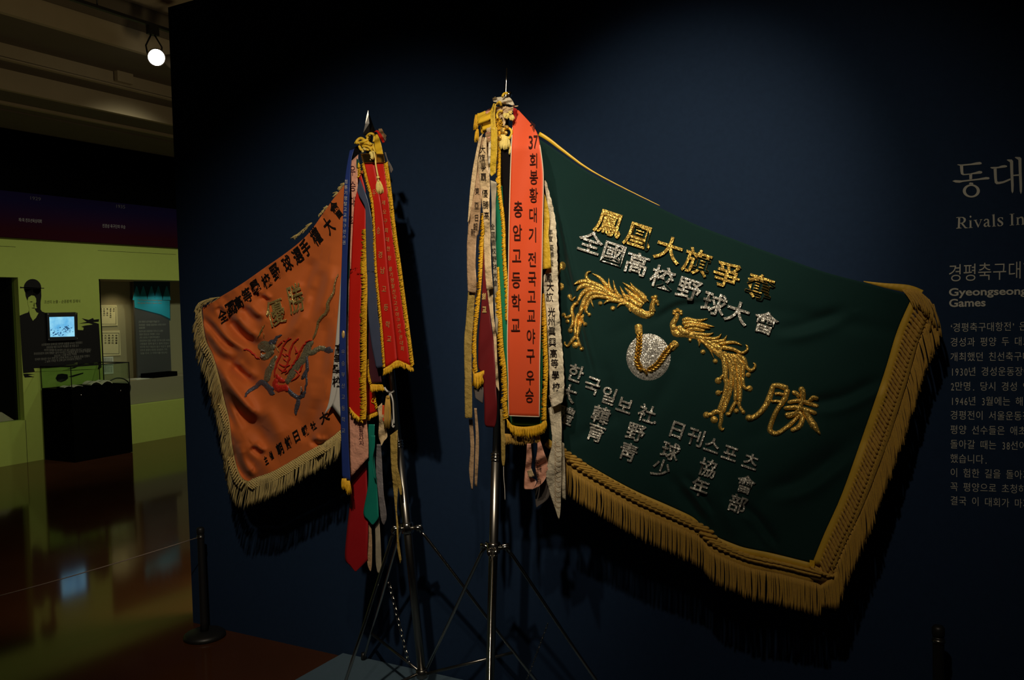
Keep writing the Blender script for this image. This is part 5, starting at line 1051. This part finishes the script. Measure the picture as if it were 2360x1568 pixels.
# orange red lettered sash
f = wob(.485, .003, 90, 1, (250, .43))
RL = B1((487, 440), (474, 600), (462, 850), (452, 1150), (446, 1400))+B2((444, 0), (438, 400), (432, 800), (428, 1100), (436, 1400))+B3((436, 100), (441, 308))
RR = B1((530, 448), (680, 620), (722, 760), (745, 930), (753, 1080), (748, 1400))+B2((746, 0), (740, 400), (730, 800), (722, 1200), (720, 1400))+B3((720, 100), (717, 318))
t = thing('orange_ribbon', W(1190, 255, .45), 'wide orange-red sash with black Korean lettering and cream border, front of right stand', 'ribbon', GR_)
strip(RL, RR, f, 90, 14).build('cloth', M['coral'], t)
m = MB(); stroke(m, RL[1:], [2.2]*3, f, .0012, 5, .001); stroke(m, RR[2:], [2.2]*3, f, .0012, 5, .001); stroke(m, [RL[-1], ((RL[-1][0]+RR[-1][0])/2, RL[-1][1]+1.5), RR[-1]], [2.4]*3, f, .0012, 5, .001); m.build('border', M['border'], t)
m = MB()
for ch, p in zip('회봉황대기전국고교야구우승', ((1231, 370), (1231, 408), (1230.5, 450), (1229.5, 495), (1228.5, 541), (1227.5, 598), (1227, 642), (1226, 684), (1225, 728), (1224, 775), (1223.5, 820), (1222.5, 870), (1221, 911))):
    letter(m, ch, p, (23, 0), (0, -37), on(f), off=.005, eps=.003)
for ch, p in zip('37', ((1223, 328), (1234.5, 327))): letter(m, ch, p, (9.5, 0), (0, -30), on(f), off=.008, eps=.003, box='fit')
letter(m, '제', (1228, 291), (13, 14), (3, -18), on(f), off=.01, eps=.003)
for ch, p in zip('충암고등학교', ((1195, 482), (1193, 536), (1191.5, 590), (1190.5, 645), (1190, 697), (1189, 750))): letter(m, ch, p, (25, 0), (0, -41), on(f), off=.006, eps=.003)
m.build('lettering', M['sink'], t)
# green pennant with yellow fringe behind the sash
f = wob(.455, .003, 90, 2)
GPL = B1((320, 1130), (325, 1300), (325, 1568))+B2((328, 200), (340, 500), (365, 900), (395, 1200), (420, 1568))+B3((425, 200), (465, 390)); GPR = B1((700, 1130), (720, 1300))+B2((730, 200), (735, 600), (740, 900), (745, 1200), (740, 1568))+B3((745, 200), (740, 400))
t = thing('green_pennant', W(1160, 430, .455), 'bright green pennant with thick yellow fringe behind the orange sash', 'ribbon', GR_)
m = strip(GPL, GPR, f, 70, 8); m.build('cloth', M['grn'], t)
edge_loops(t, B2((330, 380), (345, 640), (360, 900), (370, 1100), (395, 1300), (405, 1568))+B3((395, 150), (415, 330)), 12, f, 2.6, .0024); edge_loops(t, B2((740, 620), (758, 850), (768, 1100), (775, 1300))+B3((770, 0), (760, 200), (760, 350)), 11, f, 2.8, .0024)
edge_fringe(t, B3((420, 330), (470, 390), (560, 408), (660, 400), (735, 375), (768, 330)), [(3, 22), (2, 24)], f, 62, .0022)
# black pennant with yellow fringe (between green and sash)
f = wob(.468, .003, 90, 3)
t = thing('black_pennant', W(1160, 345, .46), 'black pennant with yellow fringe visible between yellow cords and orange sash', 'ribbon', GR_)
strip(B1((365, 800), (372, 1000), (390, 1250), (405, 1568))+B2((420, 300), (432, 700)), B1((470, 780), (470, 1000), (470, 1250), (462, 1568))+B2((455, 300), (445, 700)), f, 50, 5).build('cloth', M['nblack'], t)
edge_loops(t, B1((352, 640), (352, 850), (352, 1000), (352, 1120), (365, 1250), (385, 1400), (395, 1568))+B2((395, 150), (400, 300), (415, 500), (425, 720), (425, 850)), 8, f, 2.6, .0023)
edge_loops(t, B1((335, 1080), (350, 1050), (360, 1150)), 6, f, 3)
t = thing('black_pennant', W(1185, 985, .43), 'dark pennant with dim fringe showing just below the green pennant', 'ribbon', GR_)
f = wob(.435, .002, 90, 1); strip(B3((405, 250), (405, 480)), B3((720, 250), (720, 470)), f, 12, 6).build('cloth', M['nblack'], t)
edge_fringe(t, B3((405, 470), (560, 478), (715, 470)), [(1, 24), (1, 20)], f, 60, .002, 'fringe')
# crimson ribbon
f = wob(.435, .006, 40, 1)
t = thing('crimson_ribbon', W(1115, 520, .43), 'deep crimson velvet ribbon with yellow fringe on its left, right stand', 'ribbon', GR_)
strip(B2((212, 200), (205, 500), (190, 750), (170, 1000), (165, 1270), (180, 1310), (215, 1400))+B3((212, 50), (220, 200), (222, 370), (240, 410)), B2((240, 200), (262, 500), (270, 800), (310, 1100), (330, 1400))+B3((325, 50), (335, 200), (328, 350), (310, 415)), f, 70, 8).build('cloth', M['crim2'], t)
vtext(t, '회교', B2((220, 645), (222, 760)), 11, 18, f, 'gthr', 0, .05)
edge_loops(t, B1((205, 1380), (200, 1568))+B2((195, 150), (180, 450), (165, 650), (150, 800), (130, 1000), (130, 1200), (140, 1320)), 10, f, 2.6, .0024); edge_fringe(t, B2((110, 1290), (150, 1330), (215, 1310)), [(2, 40), (-1, 28)], f, 26, .0022)
# cream / tan ribbons on the left
def rb_(name, label, mt, L, R, d, amp=.006, k=30, ph=1, txt=None, n=60):
    f = wob(d, amp, k, ph); t = ribbon(name, label, mt, L, R, f, group=GR_, n=n, extra=bool(txt))
    if txt: vtext(t, txt[0], txt[1], txt[2], txt[3], f, txt[4] if len(txt) > 4 else 'stext')
    return t
rb_('tan_ribbon', 'leftmost tan satin ribbon with black brush letters on the right stand', 'tan', B1((172, 690), (140, 850), (105, 1050), (85, 1300), (70, 1568))+B2((62, 200), (65, 450), (72, 600)), B1((215, 690), (200, 900), (205, 1100), (190, 1300), (165, 1568))+B2((150, 100), (140, 350), (150, 540), (140, 620)), .465, .007, 26, 1, ('東亞日報新', B1((155, 1180), (150, 1310), (150, 1420), (140, 1500))+B2((118, 60),), 11, 18))
rb_('cream_ribbon', 'pale cream ribbon strip at the far left edge of the right stand', 'cream', B1((175, 690), (140, 850), (105, 1050), (85, 1250), (70, 1460)), B1((205, 660), (165, 860), (150, 1020), (115, 1250), (82, 1440)), .474, .004, 30, 2)
rb_('olive_ribbon', 'long olive tan ribbon hanging lowest left beside the crimson ribbon', 'olive', B2((75, 560), (55, 850), (38, 1050), (42, 1400))+B3((42, 50), (45, 330)), B2((140, 560), (120, 850), (105, 1100), (105, 1400))+B3((108, 50), (110, 330)), .45, .006, 40, 3)
rb_('cream_ribbon', 'cream satin ribbon with faint brush letters beside the yellow ribbon', 'cream', B1((225, 690), (165, 900), (180, 1100), (200, 1300), (225, 1568))+B2((215, 100), (222, 350), (240, 590)), B1((240, 690), (240, 800), (255, 950), (270, 1100), (265, 1300), (275, 1568))+B2((275, 150), (285, 400), (300, 570)), .478, .008, 22, 2, ('大旗爭覇優勝高', B1((205, 800), (200, 880), (210, 960), (212, 1050), (225, 1200), (232, 1300), (240, 1400)), 14, 20))
rb_('grey_crepe_ribbon', 'speckled grey crepe ribbon with dense dark letters left of the green pennant', 'graycr', B1((275, 1080), (285, 1300), (280, 1568))+B2((285, 150), (300, 400), (315, 700), (322, 950)), B1((335, 1100), (322, 1300), (322, 1568))+B2((322, 150), (332, 400), (345, 700), (340, 1000)), .462, .006, 18, 1, ('全國高校野球大會', lerp(b2(295, 10), b2(320, 520), 8), 10, 15))
rb_('cream_ribbon', 'twisted cream ribbon tail below the grey crepe, beside the crimson ribbon', 'cream', B2((245, 590), (262, 720), (285, 880), (300, 1000), (318, 1250), (325, 1450)), B2((300, 560), (300, 760), (318, 930), (330, 1030), (335, 1200), (355, 1500)), .456, .008, 16, 3)
rb_('yellow_ribbon', 'short mustard yellow ribbon hanging straight under the yellow cords', 'yrib2', B1((280, 600), (278, 800), (272, 1000), (282, 1045)), B1((335, 600), (338, 760), (330, 900), (322, 1015)), .492, .005, 20, 1, None, 30)
rb_('grey_ribbon', 'dim grey ribbon end under the left yellow fringe of the right stand', 'sheer', B2((130, 1480),)+B3((120, 60), (140, 150)), B2((215, 1400),)+B3((215, 50), (205, 200)), .42, .004, 30, 2, None, 16)
rb_('tan_ribbon', 'left one of two thin tan ribbon ends far below the olive ribbon', 'tan', B3((80, 340), (95, 600), (82, 800), (105, 975)), B3((112, 340), (128, 560), (122, 800), (115, 978)), .425, .005, 30, 1, None, 30)
rb_('tan_ribbon', 'right one of two thin tan ribbon ends far below the olive ribbon', 'tan', B3((128, 240), (142, 480), (135, 700), (132, 940)), B3((150, 240), (170, 500), (165, 750), (152, 952)), .43, .005, 30, 2, None, 30)
rb_('olive_ribbon', 'narrow olive ribbon hanging along the right pole left of the dark pennant', 'olive', B3((362, 250), (370, 500), (375, 700), (385, 762)), B3((405, 250), (408, 500), (408, 680), (400, 762)), .43, .004, 30, 1, None, 30)
m = cordm([b3(395, 750), b3(396, 860), b3(404, 960), b3(408, 1070)], .0014, lambda x, y: .43); tag(m.build('hanging_thread', M['wsatin']), 'thin pale thread hanging below the narrow olive ribbon', 'thread')
# to the right of the sash
rb_('yellow_ribbon', 'olive yellow ribbon hanging right of the orange sash over the lace', 'yrib2', B1((755, 1180), (756, 1400), (748, 1568))+B2((748, 150), (742, 395)), B1((775, 1240), (808, 1400), (800, 1568))+B2((810, 180), (822, 385)), .462, .005, 30, 1, None, 30)
f = wob(.445, .006, 24, 2)
def scal(pts, n, a):
    P = resample(spline(pts), n); return [(p[0]+a*abs(math.sin(i*.9)), p[1]) for i, p in enumerate(P)]
t = thing('lace_ribbon', W(1262, 425, .44), 'ivory lace-edged ribbon with black brush letters right of the orange sash', 'ribbon', GR_)
strip(B1((760, 1090), (790, 1300), (805, 1568))+B2((795, 150), (815, 330), (745, 480), (765, 700), (790, 950), (805, 1300), (812, 1540)), scal(B1((770, 1080), (830, 1300), (858, 1450), (866, 1568))+B2((876, 300), (886, 700), (905, 950), (925, 1180), (938, 1450)), 90, 2.2), f, 110, 9, sp=False).build('cloth', M['lace'], t)
vtext(t, '盃', [b2(820, 340)], 13, 14, f); vtext(t, '鳳大旗光州眞興高等學校', [(1264, 640), (1268, 661), (1267, 685), (1271, 719), (1271, 740), (1271.5, 763), (1273, 789), (1275.5, 815), (1278, 838), (1280, 865), (1281.5, 892)], 18, 22, f, off=.01)
vtext(t, '年度優勝', B2((815, 60), (815, 120), (822, 200), (825, 260)), 13, 15, f)
strip([(1264, 913), (1268, 925), (1272, 940)], [(1300, 890), (1299, 910), (1296, 928)], wob(.45, .002, 9, 2), 16, 6).build('folded_end', M['lace'], t)
f = wob(.425, .006, 28, 1)
t = thing('lace_ribbon', W(1270, 940, .43), 'lower ivory lace ribbon tail with scalloped pattern and pointed end', 'ribbon', GR_)
strip(B3((798, 240), (820, 400), (832, 560), (800, 700), (778, 860), (810, 1000), (845, 1110), (892, 1246)), B3((908, 180), (918, 400), (918, 560), (918, 800), (912, 1000), (908, 1150), (896, 1248)), f, 60, 10).build('cloth', M['lace'], t)
m = MB()
for i in range(13):
    c_ = b3(895, 560+i*46); stroke(m, [(c_[0]-9, c_[1]-5), (c_[0]-8, c_[1]+3), (c_[0]-2, c_[1]+7), (c_[0]+4, c_[1]+5)], [.8, 1.3, .8], f, .0006, 4, .0008)
    for k in range(5): disc(m, c_[0]-10+(k % 2)*2.5, c_[1]-5+k*2.4, .8, .8, f, .0008, 6, .0008, 1)
m.build('lace_pattern', M['tan'], t)
rb_('ivory_ribbon', 'narrow ivory ribbon edge behind the lower lace tail, right side', 'lace', B3((912, 540), (918, 800), (922, 1060)), B3((940, 560), (950, 800), (955, 1070)), .405, .004, 20, 1, None, 30)
f = wob(.43, .010, 16, 1)
t = thing('pink_ribbon', W(1225, 1005, .43), 'looped pinkish cream ribbon hanging under the green pennant', 'ribbon', GR_)
strip(B3((605, 560), (598, 700), (583, 850), (580, 960), (590, 972)), B3((640, 560), (650, 700), (640, 850), (690, 900), (660, 973)), f, 40, 8).build('cloth', M['pink'], t)
strip(B3((690, 470), (700, 600), (680, 760), (700, 900), (660, 970)), B3((705, 470), (760, 640), (798, 760), (770, 880), (710, 950)), wob(.437, .012, 14, 3), 40, 8).build('loop', M['pink'], t)
strip(B3((605, 810), (625, 870)), B3((645, 785), (672, 855)), lambda x, y: .448, 6, 4).build('paper_tag', M['cream'], t)
vtext(t, '大韓體育', B3((690, 720), (715, 780), (690, 840), (715, 900)), 12, 14, wob(.445, .012, 14, 3))
rb_('sheer_ribbon', 'translucent grey ribbon tail with notch behind the lower lace', 'sheer', B3((680, 930), (682, 1080), (692, 1140)), B3((830, 900), (800, 1050), (700, 1130)), .405, .004, 30, 1, None, 24)
# top of the right pole: knots, cords, tassels
d1 = lambda x, y: (1060+x/6.531, 200+y/6.531)
f = lambda x, y: .43
t = thing('cream_knot', W(1160, 240, .42), 'crumpled cream ribbon knot wrapped round the right pole top', 'ribbon', GR_)
m = strip([d1(490, 170), d1(500, 220), d1(560, 235), d1(640, 250)], [d1(530, 150), d1(560, 170), d1(600, 180), d1(660, 160)], wob(.44, .01, 6, 1), 16, 6)
strip([d1(550, 160), d1(640, 150), d1(730, 150), d1(790, 210), d1(825, 290)], [d1(580, 235), d1(660, 260), d1(740, 265), d1(790, 285), d1(815, 300)], wob(.45, .010, 7, 2), 26, 8, mb=m)
m.build('wrap', M['lace'], t)
m = strip([d1(520, 360), d1(600, 330), d1(690, 290)], [d1(530, 385), d1(610, 365), d1(700, 320)], wob(.455, .006, 8, 2), 16, 5); strip([d1(590, 430), d1(680, 340), d1(800, 300)], [d1(610, 440), d1(700, 395), d1(810, 355)], wob(.465, .006, 8, 1), 20, 6, mb=m)
strip([d1(640, 440), d1(640, 520), d1(650, 600)], [d1(660, 440), d1(685, 520), d1(668, 600)], wob(.46, .006, 8, 1), 14, 5, mb=m); strip([d1(800, 290), d1(850, 285), d1(878, 283)], [d1(810, 305), d1(850, 300), d1(870, 296)], f, 8, 3, mb=m)
m.build('twisted_bands', M['cream'], t)
t = thing('yellow_cord_bundle', W(1140, 265, .45), 'yellow cords and shredded bands tied at the right pole top', 'cord')
m = strip([d1(500, 260), d1(440, 380), d1(290, 480), d1(270, 590)], [d1(530, 280), d1(500, 420), d1(380, 560), d1(310, 580)], wob(.455, .012, 9, 1), 30, 7); strip([d1(380, 360), d1(300, 395), d1(260, 400)], [d1(390, 420), d1(310, 470), d1(262, 540)], wob(.44, .006, 9, 1), 14, 5, mb=m); m.build('yellow_band', M['yrib'], t)
m = MB()
for i in range(9):
    q = i/8; cordm([d1(515+q*22, 250+q*10), d1(470+q*50, 420), d1(475+q*55, 560), d1(480+q*60, 640+q*60)], .0026, lambda x, y: .475, 5, 6, m)
for pts in ([(640, 150), (660, 110), (700, 95), (710, 110)], [(570, 480), (560, 420), (600, 370), (640, 370)], [(650, 640), (740, 630), (780, 690), (740, 790)], [(560, 260), (600, 230), (620, 280)]): cordm([d1(*p)+(random.uniform(0, .01),) for p in pts], .0045, lambda x, y: .462, 5, 7, m)
m.build('cords', M['cord'], t)
m = MB()
for (a, b) in (((250, 420), (235, 640)), ((262, 640), (240, 810)), ((345, 560), (350, 690))): tassel(m, d1(*a), d1(*b), 4, 8, f, 16, .0018)
for k in range(60):
    q = random.random(); c_ = d1(540+random.uniform(0, 80), 500+random.uniform(0, 180)); m.tube([W(c_[0]+5*math.cos(a), c_[1]+5*math.sin(a), .455+random.uniform(0, .015)) for a in [random.uniform(0, 6)+i*.7 for i in range(4)]], .0012, 4)
m.build('bullion_threads', M['yel'], t)
t = thing('gold_tassel', W(1168, 300, .46), 'shiny gold bullion tassel hanging beside the orange sash top', 'tassel')
m = MB(); fq = lambda x, y: .472
disc(m, *d1(700, 610), 6, 5, fq, .009, 12); disc(m, *d1(640, 660), 6, 8, fq, .009, 12); disc(m, *d1(690, 695), 5, 5, fq, .008, 12); disc(m, *d1(600, 770), 5, 7, fq, .008, 12); m.build('knot', M['gold'], t)
m = MB(); tassel(m, d1(660, 720), d1(660, 930), 10, 19, lambda x, y: .47, 44, .0019); tassel(m, d1(720, 750), d1(740, 910), 4, 5, fq, 10, .0018); tassel(m, d1(770, 900), d1(760, 990), 4, 5, fq, 10, .0018); m.build('threads', M['pcord'], t)
m = MB(); tassel(m, d1(700, 400), d1(705, 455), 8, 14, fq, 16, .002); tassel(m, d1(775, 420), d1(780, 500), 5, 10, fq, 16, .002); tassel(m, d1(755, 370), d1(765, 400), 6, 8, fq, 12, .002); m.build('small_tassel', M['pcord'], t)
m = strip([d1(390, 690), d1(380, 740), d1(400, 770)], [d1(460, 680), d1(465, 740), d1(440, 775)], wob(.46, .006, 8, 1), 12, 5); tag(m.build('pink_ribbon', M['pink']), 'small pink ribbon loop under the yellow cords of the right pole', 'ribbon', GR_)
for i, (nm, lab, mt, L_, R_, d_) in enumerate((
 ('cream_ribbon', 'wide cream ribbon wound under the knot at the right pole top', 'cream', [(520, 300), (560, 420), (600, 470)], [(800, 300), (760, 400), (690, 470)], .446),
 ('pink_ribbon', 'pale pink ribbon stub pointing up left of the yellow cords', 'pink', [(370, 380), (430, 340), (500, 300)], [(395, 410), (450, 375), (510, 345)], .444),
 ('yellow_ribbon', 'bright yellow ribbon wad behind the bullion threads of the right pole', 'yrib', [(330, 500), (330, 600), (345, 690)], [(480, 440), (470, 560), (440, 660)], .448),
 ('brown_ribbon', 'brown ribbon hanging behind the cream brush-lettered ribbon top', 'brown', [(380, 700), (390, 900), (400, 1100)], [(470, 700), (465, 850), (440, 1050)], .452),
 ('cream_ribbon', 'short cream ribbon strip right beside the mustard ribbon', 'lace', [(430, 840), (425, 1000), (430, 1300)], [(465, 820), (462, 1000), (462, 1330)], .475))):
    ribbon(nm, lab, mt, [d1(*q) for q in L_], [d1(*q) for q in R_], wob(d_, .009, 8, i), group=GR_, extra=False, n=24)
ribbon('cream_ribbon', 'cream ribbon fold among the knots just left of the mustard ribbon', 'cream', [d1(440, 480), d1(400, 600), d1(400, 680)], [d1(475, 480), d1(465, 600), d1(460, 690)], wob(.455, .008, 9, 1), group=GR_, extra=False, n=16)
ribbon('red_ribbon', 'dark red fold tucked behind the top of the orange sash', 'crim', [d1(800, 310), d1(805, 420), d1(815, 560)], [d1(850, 330), d1(860, 380), d1(835, 520)], wob(.455, .004, 9, 1), group=GR_, extra=False, n=14)
